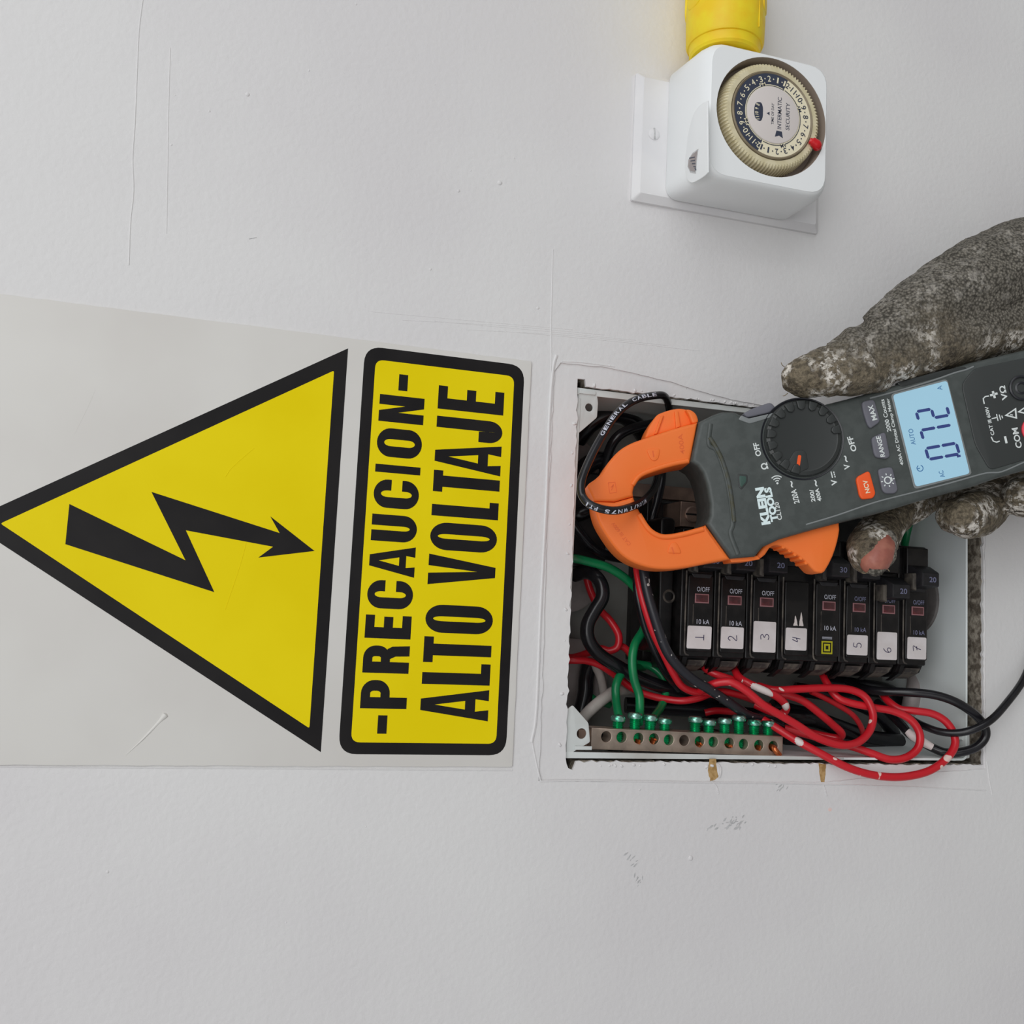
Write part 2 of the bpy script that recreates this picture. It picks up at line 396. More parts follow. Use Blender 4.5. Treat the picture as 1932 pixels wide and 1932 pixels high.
# triangle
def tri(pts): return a2l(pts, 1.0)
apo, t1, t2 = a2(-62.6, 981, 1), a2(655, 657, 1), a2(607, 1419, 1)
ybase = (t1[1] + t2[1]) / 2; t1 = (t1[0], ybase); t2 = (t2[0], ybase); xm = (t1[0] + t2[0]) / 2; apo = (xm, apo[1])
c_in = [a2(1, 985, 1), a2(629, 699, 1), a2(585, 1374, 1)]
c_in = [(xm, c_in[0][1]), (c_in[1][0], (c_in[1][1] + c_in[2][1]) / 2), (c_in[2][0], (c_in[1][1] + c_in[2][1]) / 2)]
ext('triangle_border', [[apo, t1, t2]], WALL, 0.85, 1.0, M['ink'], sg)
ext('triangle_field', [rpoly(c_in, 1.0, 3)], WALL, 0.95, 1.1, M['yellow'], sg)
zb = lambda x, y: a2(x * 660 / 1386, 540 + y * 920 / 1932, 1.1)
ext('lightning_bolt', [[zb(*p) for p in [(275, 863), (735, 1086), (600, 815), (1108, 978), (1071, 912), (1246, 1049), (1024, 1075), (1082, 1032), (736, 967), (849, 1212), (259, 1022)]]], WALL, 1.05, 1.2, M['ink'], sg)
# lettered panel
x0, x1 = a2(806, 1424, 1)[0], a2(830, 670, 1)[0]
y1, y0 = a2(662, 1060, 1)[1], a2(972, 1060, 1)[1]
ext('panel_border', [rpoly(rect(x0, y0, x1, y1), 8.5, 7)], WALL, 0.85, 1.0, M['ink'], sg)
xi0, xi1 = a2(806, 1402, 1)[0], a2(830, 693, 1)[0]
yi1, yi0 = a2(684, 1060, 1)[1], a2(953, 1060, 1)[1]
ext('panel_field', [rpoly(rect(xi0, yi0, xi1, yi1), 4.2, 6)], WALL, 0.95, 1.1, M['yellow'], sg)

def glyph(ch, w, h, sw, sh):
    """bold condensed capitals in a w x h box; sw stem width, sh bar height"""
    if ch == '-': return [rect(0, h * .40, w, h * .60)]
    if ch == 'I': return [rect(0, 0, w, h)]
    if ch == 'E': return [[(0, 0), (w, 0), (w, sh), (sw, sh), (sw, h / 2 - sh * .5), (w * .94, h / 2 - sh * .5), (w * .94, h / 2 + sh * .5), (sw, h / 2 + sh * .5), (sw, h - sh), (w, h - sh), (w, h), (0, h)]]
    if ch == 'L': return [[(0, 0), (w, 0), (w, sh), (sw, sh), (sw, h), (0, h)]]
    if ch == 'T': return [[(w / 2 - sw / 2, 0), (w / 2 + sw / 2, 0), (w / 2 + sw / 2, h - sh), (w, h - sh), (w, h), (0, h), (0, h - sh), (w / 2 - sw / 2, h - sh)]]
    if ch == 'N': return [[(0, 0), (sw * .92, 0), (sw * .92, h * .58), (w - sw, 0), (w, 0), (w, h), (w - sw * .92, h), (w - sw * .92, h * .42), (sw, h), (0, h)]]
    if ch == 'V': return [[(w * .33, 0), (w * .67, 0), (w, h), (w - sw, h), (w * .5, h * .27), (sw, h), (0, h)]]
    if ch == 'A':
        return [[(0, 0), (sw * .95, 0), (w * .30, h * .2), (w * .70, h * .2), (w - sw * .95, 0), (w, 0), (w * .68, h), (w * .32, h)], [(w * .36, h * .35), (w * .64, h * .35), (w * .5, h * .80)]]
    ry = min(h * .30, w * .62); rx = w / 2
    out = arc(w - rx, h - ry, rx, ry, 0, 90, 8) + arc(rx, h - ry, rx, ry, 90, 180, 8) + arc(rx, ry, rx, ry, 180, 270, 8) + arc(w - rx, ry, rx, ry, 270, 360, 8)
    ix = rx - sw; iy = ry - sh * .8
    if ch == 'O':
        inn = arc(w - rx, h - ry, ix, iy, 0, 90, 6) + arc(rx, h - ry, ix, iy, 90, 180, 6) + arc(rx, ry, ix, iy, 180, 270, 6) + arc(w - rx, ry, ix, iy, 270, 360, 6)
        return [out, inn]
    if ch == 'C':
        return [[(w, h * .62), (w, h - ry)] + arc(w - rx, h - ry, rx, ry, 0, 90, 8) + arc(rx, h - ry, rx, ry, 90, 180, 8) + arc(rx, ry, rx, ry, 180, 270, 8) + arc(w - rx, ry, rx, ry, 270, 360, 8) +
                [(w, h * .38), (w - sw, h * .38)] + arc(w - rx, ry, ix, iy, 360, 270, 6) + arc(rx, ry, ix, iy, 270, 180, 6) + arc(rx, h - ry, ix, iy, 180, 90, 6) + arc(w - rx, h - ry, ix, iy, 90, 0, 6) + [(w - sw, h * .62)]]
    if ch == 'U':
        return [[(0, h)] + arc(rx, ry, rx, ry, 180, 270, 8) + arc(w - rx, ry, rx, ry, 270, 360, 8) + [(w, h), (w - sw, h)] + arc(w - rx, ry, ix, iy, 360, 270, 6) + arc(rx, ry, ix, iy, 270, 180, 6) + [(sw, h)]]
    if ch == 'J':
        return [[(0, h * .36)] + arc(rx, ry, rx, ry, 180, 270, 8) + arc(w - rx, ry, rx, ry, 270, 360, 8) + [(w, h), (w - sw, h)] + arc(w - rx, ry, ix, iy, 360, 270, 6) + arc(rx, ry, ix, iy, 270, 180, 6) + [(sw * .95, h * .36)]]
    if ch in 'PR':
        hb = h * (.44 if ch == 'P' else .48); r = min((h - hb) / 2, w * .5); yb = hb - (sh * .3)
        hole = [(sw, h - sh)] + arc(w - r, h - r, r - sw * .95, r - sh, 90, 0, 6) + arc(w - r, yb + r, r - sw * .95, r - sh, 0, -90, 6) + [(sw, yb + sh)]
        if ch == 'P':
            return [[(0, 0), (sw, 0), (sw, yb)] + arc(w - r, yb + r, r, r, -90, 0, 7) + arc(w - r, h - r, r, r, 0, 90, 7) + [(0, h)], hole]
        return [[(0, 0), (sw, 0), (sw, yb), (w * .52, yb), (w * .62, yb - sh * .6), (w * .64, 0), (w * 1.02, 0), (w * .98, yb - sh * .2), (w * .88, yb + sh * .35)] + arc(w - r, yb + r, r, r, -50, 0, 6) + arc(w - r, h - r, r, r, 0, 90, 7) + [(0, h)], hole]
def sign_line(row, yb, yt, umid0, umid1, swf, shf, dashw):
    H = yt - yb
    for ch, z_hi, z_lo in row:                                   # z_lo: left end of the letter, z_hi: its right end (rows of the close-up)
        vl, vh = 640 + z_lo * .43478, 640 + z_hi * .43478; um = umid0 + (umid1 - umid0) * (1400 - vl) / 720
        hp = H * 3.87; um += {'A': hp * .48, 'V': -hp * .48}.get(ch, 0)          # letters lean with the view: trim the measured extent
        sh_ = (1445 - (vl + vh) / 2) / 6200 * hp / 2 * {'A': 0, 'V': 0, 'O': .45, 'C': .45, '-': .2}.get(ch, .9)
        xa, xb = a2(um, vl - sh_, 1)[0], a2(um, vh + sh_, 1)[0]
        g = glyph(ch, xb - xa, H, swf, shf)
        ext('letter', [[(xa + x, yb + y) for x, y in c] for c in g], WALL, 1.05, 1.2, M['ink'], sg)
sign_line([('-', 1632, 1712), ('P', 1478, 1605), ('R', 1328, 1452), ('E', 1195, 1303), ('C', 1045, 1172), ('A', 903, 1035), ('U', 757, 885), ('C', 608, 738), ('I', 540, 590), ('O', 385, 518), ('N', 237, 372), ('-', 150, 225)],
          50.1, 71.9, 723, 757, 5.2, 4.3, 1)
sign_line([('A', 1523, 1658), ('L', 1403, 1503), ('T', 1290, 1410), ('O', 1153, 1280), ('V', 930, 1063), ('O', 797, 925), ('L', 690, 785), ('T', 567, 682), ('A', 465, 595), ('J', 332, 455), ('E', 200, 330)],
          10.0, 43.4, 857, 888, 5.5, 4.6, 1)
tube('paint_drip', [at(316, 1344, -0.1), at(300, 1362, 0.1), at(270, 1394, 0.8), at(238, 1424, 0.9)], lambda t: 1.9 * (min(1, t / .07 + .02) ** .5) * (1 - t) ** 1.6 + 0.12, M['plate'], sg, 8, 4)
for p in ([(180, 735), (165, 770), (140, 820)], [(480, 845), (440, 880), (425, 900)], [(470, 1000), (455, 1060), (425, 1150)]):
    tube('crease', [at(u, v, 0.85 if p[0][0] < 200 else 1.1) for u, v in p], 0.1, M['plate'] if p[0][0] < 200 else M['yellow'], sg, 5, 4)

# ------------------------------------------------------------------ outlet cover and timer
op = root('outlet_cover', 'white painted outlet cover plate behind the plug-in timer', 'outlet cover', WALL(208, -110, 0))
px0, px1, py1, py0 = a2(1190, 379, 1)[0], a2(1197, 138, 1)[0], a2(1194, 260, 1)[1], a2(1541, 438, 1)[1]
rr = rpoly(rect(px0, py0, px1, py1), 1.5, 3)
ri = [(px0 + (px1 - px0) / 2 + (x - (px0 + px1) / 2) * (1 - 7 / (px1 - px0)), (py0 + py1) / 2 + (y - (py0 + py1) / 2) * (1 - 7 / (py1 - py0))) for x, y in rr]
loft('cover', [[WALL(x, y, z) for x, y in c] for c, z in ((rr, -0.3), (rr, 2.0), (ri, 5.2))], M['white_paint'], op, 25)
sx, sy = a2(1234, 253, 5.4)
sf = sub(WALL, sx, sy, 5.2)
sc_ = lathe('screw', [(0, 1.1), (2.2, 0.95), (3.2, 0.35), (3.3, -0.4), (0, -0.4)], sf, M['white_paint'], op, 24)
box('slot', sub(WALL, sx, sy, 5.2, 4), -3.0, 3.0, -0.42, 0.42, 0.75, 1.15, M['smudge'], sc_)

tm = root('plug_in_timer', 'white mechanical plug-in timer with round dial on the outlet cover', 'timer', WALL(203, -108, 30))
def rsq(x0, y0, x1, y1, r): return rpoly(rect(x0, y0, x1, y1), r, 6)
TX0, TX1, TY0, TY1, TH = 172.6, 247.4, -148.4, -75.4, 41
prof = [(5.3, 0.6, 7), (6.5, 0, 7), (TH - 9, 0.2, 10), (TH - 6, 0.4, 11), (TH - 3.6, 0.9, 11), (TH - 1.8, 1.6, 11), (TH - 0.6, 2.5, 11), (TH, 3.4, 10.5)]
rings = [[WALL(x, y, z) for x, y in rsq(TX0 + d + 2.6 * (1 - z / TH), TY0 + d + 1.5 * (1 - z / TH), TX1 - d - 1.0 * (1 - z / TH), TY1 - d + 4.5 * (1 - z / TH), r)] for z, d, r in prof]
# front with a round well for the dial
DX, DY = a2(1458, 221, TH); DY += 0.4
body = loft('body', rings, M['white_plastic'], tm, 40, cap=False)
ext('front_face', [rsq(TX0 + 3.2, TY0 + 3.2, TX1 - 3.2, TY1 - 3.2, 10.5), circ(DX, DY, 31.7, 64)], WALL, TH - 1.5, TH + 0.01, M['white_plastic'], tm)
DF = sub(WALL, DX, DY, TH)
lathe('dial_well', [(31.8, 0.0), (31.4, -0.6), (31.0, -9), (0, -9)], DF, M['recess'], tm, 64, 40)
rc = a2(1458, 219, 54); RF = sub(WALL, DX + 0.4, DY + 0.2, TH)
NT = 96
dr = lathe('dial_ring', [(28.3, -8.5), (27.4, -2.0), (26.9, -0.2), (25.9, 0.6), (23.6, 0.6), (23.3, -0.2), (23.1, -2.0), (0, -2.0)], RF, M['cream'], tm, NT * 4, 28,
           rfun=lambda r, z, a: r + (0.75 if (int(round(a / (2 * math.pi) * NT * 4)) % 4) in (0, 1) else -0.15) * (1 if r > 25.5 else 0))
fc = sub(WALL, DX + 0.4, DY + 0.2, TH + 1.4)
lathe('dial_rim', [(23.3, -3.0), (23.3, -0.2), (22.8, 0.3), (22.3, 0.0), (21.9, -0.4)], fc, M['olive'], tm, 72)
dd = lathe('dial_face', [(22.2, -1.0), (22.2, -0.3), (0, -0.3)], fc, M['creamface'], tm, 72)
TH0 = 90 - 0.0   # noon mark: image-up tilted; measured in wall x,y below
nb = a2(1487, 150, TH + 1); ang0 = math.degrees(math.atan2(nb[1] - (DY + 0.2), nb[0] - (DX + 0.4)))
pm = [(22.0 * math.cos(math.radians(ang0 + 180 * i / 40)), 22.0 * math.sin(math.radians(ang0 + 180 * i / 40))) for i in range(41)]
pm += [(15.4 * math.cos(math.radians(ang0 + 180 - 180 * i / 40)), 15.4 * math.sin(math.radians(ang0 + 180 - 180 * i / 40))) for i in range(41)]
ext('night_band', [pm], fc, -0.35, -0.2, M['navy'], dd)
for par_, rng, m in (('pm', range(0, 13), 'creamface'), ('am', range(12, 25), 'navy')):
    its = []
    for k in rng:
        a = ang0 + 15 * k; hr = k % 12 or 12; r = 19.2
        s = str(hr)
        if k in (0, 12, 24):
            # the figures of 12 straddle the border: one digit on each side
            side = {('pm', 0): ('1', 3), ('pm', 12): ('2', -3), ('am', 12): ('1', 3), ('am', 24): ('2', -3)}[(par_, k)]
            s, da = side; a += da
        its.append((s, r * math.cos(math.radians(a)), r * math.sin(math.radians(a)), (1.9 if s != '1' else 0.9) if len(s) == 1 else (2.7 if s == '11' else 3.5), 3.1, a - 90))
        if k != rng[-1] : its.append(('.', r * math.cos(math.radians(ang0 + 15 * k + 7.5)), r * math.sin(math.radians(ang0 + 15 * k + 7.5)), 0.75, 0.75, 0))
    for k in ((3, 9) if par_ == 'pm' else (15, 21)):
        a = ang0 + 15 * k; its.append((par_.upper(), 16.4 * math.cos(math.radians(a)), 16.4 * math.sin(math.radians(a)), 3.6, 1.9, a - 90))
    text('numerals', its, fc, -0.12, M[m], dd, 0.06)
    A = [a for a in (0, 1)]
    seg = [(2, 39), (51, 129), (141, 178)]
    polys('arc_line', [stroke(arc(0, 0, 15.9, 15.9, ang0 + (0 if par_ == 'pm' else 180) + s0, ang0 + (0 if par_ == 'pm' else 180) + s1, 18), 0.35) for s0, s1 in seg], fc, -0.2, -0.1, M[m], dd)
cp = lathe('dial_cap', [(15.2, -0.5), (15.0, 0.15), (14.4, 0.35), (0, 0.35)], fc, M['silverface'], tm, 60)
text('cap_lettering', [('TIME OF DAY', 0.3, 0.6, 11.5, 1.5), ('INTERMATIC', 1.4, -3.4, 17, 2.3), ('SECURITY', 0.6, -8.2, 14.5, 2.2), ], fc, 0.42, M['navy'], cp, 0.05)
polys('cap_mark', [[(-11.6, -5.6), (-8.2, -5.0), (-8.2, -1.8), (-11.6, -1.0), (-10.6, -3.4)], [(-0.9, 2.4), (0.9, 2.4), (0, 4.0)]], fc, 0.36, 0.43, M['navy'], cp)
ext('time_window', [rpoly([(-5.2, 7.2), (-2.5, 6.2), (2.5, 6.2), (5.2, 7.2), (4.6, 10.2), (2, 11.2), (-2, 11.2), (-4.6, 10.2)], 1.3, 4)], fc, 0.33, 0.43, M['navy'], cp)
text('window_figures', [('11', -3.6, 9.2, 1.5, 2.0, 14), ('10', -1.1, 9.8, 1.7, 2.0, 5), ('9', 1.3, 9.8, 1.0, 2.0, -5), ('8', 3.5, 9.2, 1.0, 2.0, -14)], fc, 0.46, M['creamface'], cp, 0.12)
# trip pin
a = a2(1546, 271, TH + 4); ca, sa = a[0] - DX, a[1] - DY; ll = math.hypot(ca, sa); ca, sa = ca / ll, sa / ll
ps = [WALL(DX + ca * r, DY + sa * r, z) for r, z in ((23.2, TH + 1.5), (25, TH + 2.2), (27.6, TH + 2.0), (29.0, TH + 0.6))]
tube('trip_pin', ps, lambda t: [1.6, 2.3, 2.5, 2.3][min(3, int(t * 3.99))] * (1.0 if t < .97 else .6), M['redpin'], tm, 14, 5)
# side dimple and thumbwheel on the upper side (left in the picture)
def SIDE(u, v): # point on the timer's upper side plane (wall y = TY1 - .9)
    d = ray(u, v); k = (-(TY1 + 1.4) - CC[0]) / d[0]; P = CC + k * d; return (-P[1], -P[2])
SF = Fr(WALL(0, TY1 + 1.4, 0), (1, 0, 0), (0, -1, 0), (0, 0, 1))
dim = [SIDE(u, v) for u, v in [(1336, 190), (1322, 198), (1310, 215), (1301, 245), (1296, 280), (1293, 310), (1296, 335), (1305, 345), (1318, 340), (1330, 332), (1337, 325)]]
dim = [tuple(p) for p in cr(dim, 4)]
ext('side_dimple', [dim], SF, -0.4, 0.35, M['white_plastic'], tm, 0.3, 60)
wh = [SIDE(u, v) for u, v in [(1319, 281), (1308, 289), (1300, 302), (1299, 315), (1304, 326), (1314, 328), (1316, 305)]]
wo = ext('wheel_window', [wh], SF, 0.2, 0.5, M['smudge'], tm)
cxm = sum(p[0] for p in wh) / len(wh); cym = sum(p[1] for p in wh) / len(wh)
wi = [(cxm + (x - cxm) * .82, cym + (y - cym) * .82) for x, y in wh]
ext('thumb_wheel', [wi], SF, 0.45, 0.7, M['disc'], wo)
for i in range(5):
    u = 1302 + 3.2 * i; v = 324 - 3.4 * i + 8
    q0, q1 = SIDE(1303 + i * 2.6, 299 + i * 5.2 - (i > 3) * 2), SIDE(1313 + i * .6, 297 + i * 6)
    ext('wheel_rib', [stroke([q0, q1], 0.5)], SF, 0.65, 0.85, M['navy'], wo)

# ------------------------------------------------------------------ yellow plug
pc = a2(1368, 60, 24)
PF = Fr(WALL(0, pc[1], 24), (0, 0, 1), (0, -1, 0), (1, 0, 0))     # z along +x (up in the picture)
pg = root('yellow_plug', 'yellow rubber extension cord plug pushed into the side of the timer', 'plug', WALL(TX1, pc[1], 24))
zt = TX1 + 0.3
def lob(r, z, a): return r * (1 + (0.02 * math.cos(6 * a) if z > zt + 22 and r > 15 else 0))
lathe('plug_body', [(0, zt + 5.5), (17.6, zt + 5.5), (19.4, zt + 6.0), (20.2, zt + 7.5), (20.6, zt + 20), (20.6, zt + 30), (19.6, zt + 46), (15, zt + 60), (8.5, zt + 66), (7.0, zt + 85), (0, zt + 85)], PF, M['plugyellow'], pg, 60, 40, lob)
lathe('plug_collar', [(0, zt), (17.4, zt), (18.4, zt + 1.2), (18.4, zt + 4.8), (18.8, zt + 5.6), (17.0, zt + 7), (0, zt + 7)], PF, M['plugyellow'], pg, 60)
for k in range(8):
    a = math.radians(k * 45 + 8); f2 = Fr(PF(20.2 * math.cos(a), 20.2 * math.sin(a), zt + 32), PF.ex * -math.sin(a) + PF.ey * math.cos(a), PF.ez, PF.ex * math.cos(a) + PF.ey * math.sin(a))
    ext('grip_scallop', [rpoly(rect(-5.5, -9.5, 5.5, 30), 5.4, 6)], f2, -1.0, 0.55, M['plugyellow'], pg, 0.5, 60)
tube('mould_seam', [PF(20.65 * math.cos(2.05), 20.65 * math.sin(2.05), zt + 10 + 4 * i) for i in range(6)], 0.3, M['plugyellow'], pg, 6, 2)
tube('cord', [PF(0, 0, zt + 80), PF(2, 0, zt + 120), PF(10, 0, zt + 190), PF(60, 2, zt + 280), PF(140, 10, zt + 330)], 5.2, M['plugyellow'], pg, 14, 6)
# ------------------------------------------------------------------ breaker box
BX0, BX1, BY0, BY1, BZ = -115.6, 68.6, -272.4, -30.5, -76
bx = root('breaker_box', 'open recessed white metal breaker box without its cover', 'breaker box', WALL((BX0 + BX1) / 2, (BY0 + BY1) / 2, BZ))
ext('back_panel', [rect(BX0, BY0, BX1, BY1)], WALL, BZ - 1.2, BZ, M['boxshade'], bx)
ext('side_walls', [rpoly(rect(BX0 - 1.2, BY0 - 1.2, BX1 + 1.2, BY1 + 1.2), 4, 4), rpoly(rect(BX0, BY0, BX1, BY1), 3, 4)], WALL, BZ, -2.6, M['boxlit'], bx)
def pxw(pts, h): return a2l(pts, h)
ext('corner_tab', [rpoly(pxw([(1088, 742), (1126, 745), (1128, 760), (1126, 788), (1092, 817), (1086, 816)], -3), 1.0, 3), circ(*a2(1111, 769, -3), 2.1, 20)], WALL, -3.6, -2.6, M['box'], bx, 0.2)
ext('corner_tab', [rpoly(pxw([(1080, 1330), (1110, 1364), (1113, 1400), (1094, 1411), (1068, 1426), (1068, 1340)], -3), 1.0, 3), circ(*a2(1097, 1384, -3), 2.6, 20)], WALL, -3.6, -2.6, M['box'], bx, 0.2)
ext('corner_tab', [rpoly(pxw([(1806, 1382), (1829, 1370), (1829, 1430), (1800, 1436), (1790, 1434)], -5), 0.6, 2), circ(*a2(1812, 1402, -5), 2.0, 16)], WALL, -5.6, -4.8, M['box'], bx, 0.2)
ext('flange', [[(BX1 - 2.2, BY1 + 1), (BX1 + 1.4, BY1 + 1), (BX1 + 1.4, BY0), (BX1 - 0.2, BY0)]], WALL, -3.4, -2.4, M['box'], bx, 0.3)
ext('flange', [[(BX0 + 1.8, BY1 + 1), (BX0 - 1.4, BY1 + 1), (BX0 - 1.4, BY0 + 80), (BX0 + 0.2, BY0 + 80)]], WALL, -3.4, -2.4, M['box'], bx, 0.3)
ext('flange', [[(BX0 + 4, BY1 - 0.5), (BX1 - 4, BY1 - 1.5), (BX1 - 4, BY1 + 2.5), (BX0 + 4, BY1 + 2.5)]], WALL, -3.2, -2.2, M['box'], bx, 0.3)
# the two strips at the corners where the cover hooks in
for u, v in ((1108, 741), (1100, 1411)):
    x, y = a2(u, v, -2.4); box('hook_strip', sub(WALL, x, y, -2.4), -0.9, 0.9, -4.5, 4.5, 0, 0.8, M['box'], bx, 0.2)
# knockouts seen on the back of the box, half hidden by the upper edge
for u, v, r in ((1082, 880, 16), (1072, 1092, 19), (1078, 1278, 22)):
    x, y = a2(u, v, BZ + 8); k = lathe('knockout', [(0, 1.2), (r - 1.5, 1.0), (r, 0.3), (r, -8), (0, -8)], sub(WALL, x, y, BZ + 8), M['disc'], bx, 36)
    lathe('pry_dimple', [(2.2, 0.2), (2.9, 0.6), (3.4, 0.2)], sub(WALL, x - 1, y - r + 4.5, BZ + 9), M['disc'], k, 16)
x, y = a2(1742, 1128, BZ + 24)
k = lathe('knockout', [(0, 1.2), (19, 1.0), (20.5, 0.3), (21, -1.2), (0, -1.2)], Fr(WALL(x - 2, BY0 + 1.4, BZ + 31), (1, 0, 0), (0, -1, 0), (0, 0, 1)), mat('grimy_zinc', (104, 100, 98), (80, 76, 74), 60, 0.5), bx, 40)
# bus support moulding
ib = bx
P1, P8 = -104.6, -240.3
PITCH = (P1 - P8) / 7
XT = 2.6          # wall x of the breaker's upper end
base_l = a2(1238, 1150, -20)[1]
box('base_moulding', WALL, -70, 22, P8 - PITCH * .5 - 1, P1 + PITCH * .5 + 1, BZ + 0.05, -52, M['black'], ib, 1.0)
ec = ext('end_cheek', [rpoly([(-64, base_l), (XT + 6, base_l + 1), (XT + 6, P1 + PITCH * .5 + .4), (-64, P1 + PITCH * .5 + .4)], 3, 4)], WALL, -52, -16, M['black'], ib, 1.2)
lathe('screw_boss', [(2.4, 0.0), (3.0, 0.7), (3.7, 0.0)], sub(WALL, *a2(1263, 1125, -15.5), -15.9), M['dust'], ec, 24)
box('bus_bar', WALL, 24, 32, -190, -70, -64, -58, M['lug'], ib, 0.6)
box('insulator_block', WALL, -20, 34, -68, -46, BZ, -48, M['black'], ib, 1.5)

# ------------------------------------------------------------------ breakers
UP = Fr(WALL.o, -WALL.ey, WALL.ex, WALL.ez)     # picture-upright lettering: x runs down the wall, y to wall right
def digit(ch):
    return {'1': [[(.1, 0), (.9, 0)], [(.5, 0), (.5, 1)]],
            '2': [[(.1, .75), (.35, 1), (.7, .85), (.6, .5), (.1, 0), (.9, .02)]],
            '3': [[(.1, .95), (.6, 1), (.85, .78), (.4, .55), (.8, .4), (.85, .15), (.5, 0), (.1, .1)]],
            '4': [[(.45, 1), (.1, .35), (.6, .5)], [(.75, 1), (.55, 0)]],
            '5': [[(.85, .98), (.3, 1), (.2, .6), (.6, .58), (.8, .3), (.55, .03), (.1, .1)]],
            '6': [[(.7, 1), (.3, .75), (.12, .35), (.35, .02), (.75, .1), (.8, .4), (.45, .48), (.2, .3)]],
            '7': [[(.05, .95), (.85, 1), (.5, .5), (.3, 0)], [(.2, .5), (.8, .55)]]}[ch]
PROTO = {}
def breaker(i, label, num, amps, poles=1, hshift=0.0, stk=(-49, -61, 6.6), kA=True, dim=False, logo=False, dust=True, yo=0.0):
    yc = P1 - PITCH * (i + (poles - 1) / 2)
    rt = root('circuit_breaker', label, 'circuit breaker', WALL(-30, yc, -52), 'circuit breakers in the box')
    W2 = PITCH * poles / 2 - 0.25
    def put(key, name, fn, par):
        """first breaker builds the piece, later ones share its mesh"""
        kk = (key, poles)
        if kk in PROTO:
            o = bpy.data.objects.new(name, PROTO[kk]); COL.objects.link(o); o.parent = par; LOC[o] = LOC[par]; return o
        o = fn(par); PROTO[kk] = o.data; return o
    f = Fr(WALL(0, yc, 0), WALL.ex, WALL.ey, WALL.ez)
    put('body', 'body', lambda p: ext('body', [rpoly(rect(-65, -W2, XT, W2), 1.0, 2)], f, -51.5, -8.2, M['black'], p, 0.8), rt)
    for pl in range(poles):
        yy = (poles - 1) / 2 * PITCH - pl * PITCH
        fp = Fr(WALL(0, yc + yy, 0), WALL.ex, WALL.ey, WALL.ez)
        # raised face with a worn pale edge
        put('face%d' % pl, 'face', lambda p: ext('face', [rpoly([(-62, -7.6), (-62, 7.0), (-22, 7.0), (-22, -7.6)], 1.2, 3)], fp, -8.6, -4.8, M['black'], p, 0.5), rt)
        put('top%d' % pl, 'handle_mount', lambda p: ext('handle_mount', [rpoly([(-14, -7.6), (-14, 7.0), (1.6, 7.0), (1.6, -7.6)], 1.0, 3)], fp, -8.6, -4.0, M['black'], p, 0.8), rt)
        put('edge%d' % pl, 'worn_edge', lambda p: tube('worn_edge', [fp(x, y, -5.6) for x, y in ((-20, 7.9), (-40, 8.0), (-58, 8.0), (-63, 7.6), (-64.2, 5.5))], 0.45, M['dust'], p, 6, 3), rt)
        # feet with the wire clamp hollow
        put('foot%d' % pl, 'terminal_foot', lambda p: loft('terminal_foot', [[fp(x, y, z) for x, y, z in ((X, -8.2, Z1), (X, 8.2, Z1), (X, 8.2, -45), (X, -8.2, -45))] for X, Z1 in ((-64.8, -9.5), (-69, -12), (-72.5, -20), (-72.6, -24))], M['black'], p, 20), rt)
        fo = put('hollow%d' % pl, 'clamp_hollow', lambda p: loft('clamp_hollow', [[fp(x, y, z) for x, y, z in ((X, -6.6 + s_ * .3, Z), (X, 3.4 - s_ * .8, Z), (X - .25, 3.4 - s_ * .8, Z - 1.4), (X - .25, -6.6 + s_ * .3, Z - 1.4))] for s_, X, Z in ((0, -66.6, -9.2), (1, -69.6, -11.6), (2, -72.9, -19.4))], M['dust'], p, 20), rt)
        put('rib%d' % pl, 'foot_rib', lambda p: loft('foot_rib', [[fp(x, y, z) for x, y, z in ((X, 4.6, Z), (X, 7.2, Z), (X, 7.2, Z - 3), (X, 4.6, Z - 3))] for X, Z in ((-65, -8.4), (-70, -10.6), (-74.5, -19))], M['black'], p, 20), rt)
        shown = poles == 1 or pl == 1
        if shown:
            hs = hshift
            hf = Fr(WALL(hs, yc + yy, 0), WALL.ex, WALL.ey, WALL.ez)
            h_ = loft('handle', [[hf(x, y, z) for x, y, z in r] for r in (
                [(-20, -7.0, -8.6), (-20, 6.6, -8.6), (-6, 6.6, -8.6), (-6, -7.0, -8.6)],
                [(-19.4, -6.8, -2.0), (-19.4, 6.2, -2.0), (-7, 6.2, -2.0), (-7, -6.8, -2.0)],
                [(-18.5, -7.6, 4.0), (-18.5, 3.8, 4.0), (-10.5, 3.8, 4.0), (-10.5, -7.6, 4.0)],
                [(-17.8, -7.4, 4.7), (-17.8, 3.2, 4.7), (-11.2, 3.2, 4.7), (-11.2, -7.4, 4.7)])], M['black2'], rt, 25)
            text('amp_figures', [(amps, -(yc + yy) + 3.2, hs - 14.6, 4.6, 3.0)], UP, 4.85, M['print_dim'], h_, 0.15)
            put('dusty%d' % pl + str(hs), 'handle_side', lambda p: ext('handle_side', [[(hs - 21.0, 4.4), (hs - 11.0, 4.4), (hs - 11.5, 7.0), (hs - 20, 7.0)]], fp, -7.0, 1.2, M['dust'], p, 0.8), rt)
            put('lip%d' % pl, 'handle_lip', lambda p: ext('handle_lip', [rpoly([(-23.4, -5.6), (-23.4, 4.0), (-21.2, 5.6), (-21.2, -7.0)], .4, 2)], fp, -8.0, -4.6, M['black2'], p, 0.3), rt)
            put('lens%d' % pl, 'indicator_window', lambda p: ext('indicator_window', [rect(-36.7, -5.0, -31.8, 3.2)], fp, -4.9, -4.45, M['lensrim'], p, 0.1), rt)
            ln = rt.children[-1]
            put('pane%d' % pl, 'window_pane', lambda p: ext('window_pane', [rect(-36.1, -4.4, -32.4, 2.6)], fp, -4.6, -4.35, M['redlens'], p, 0.1), ln)
            pr = M['print_dim'] if dim else M['print']
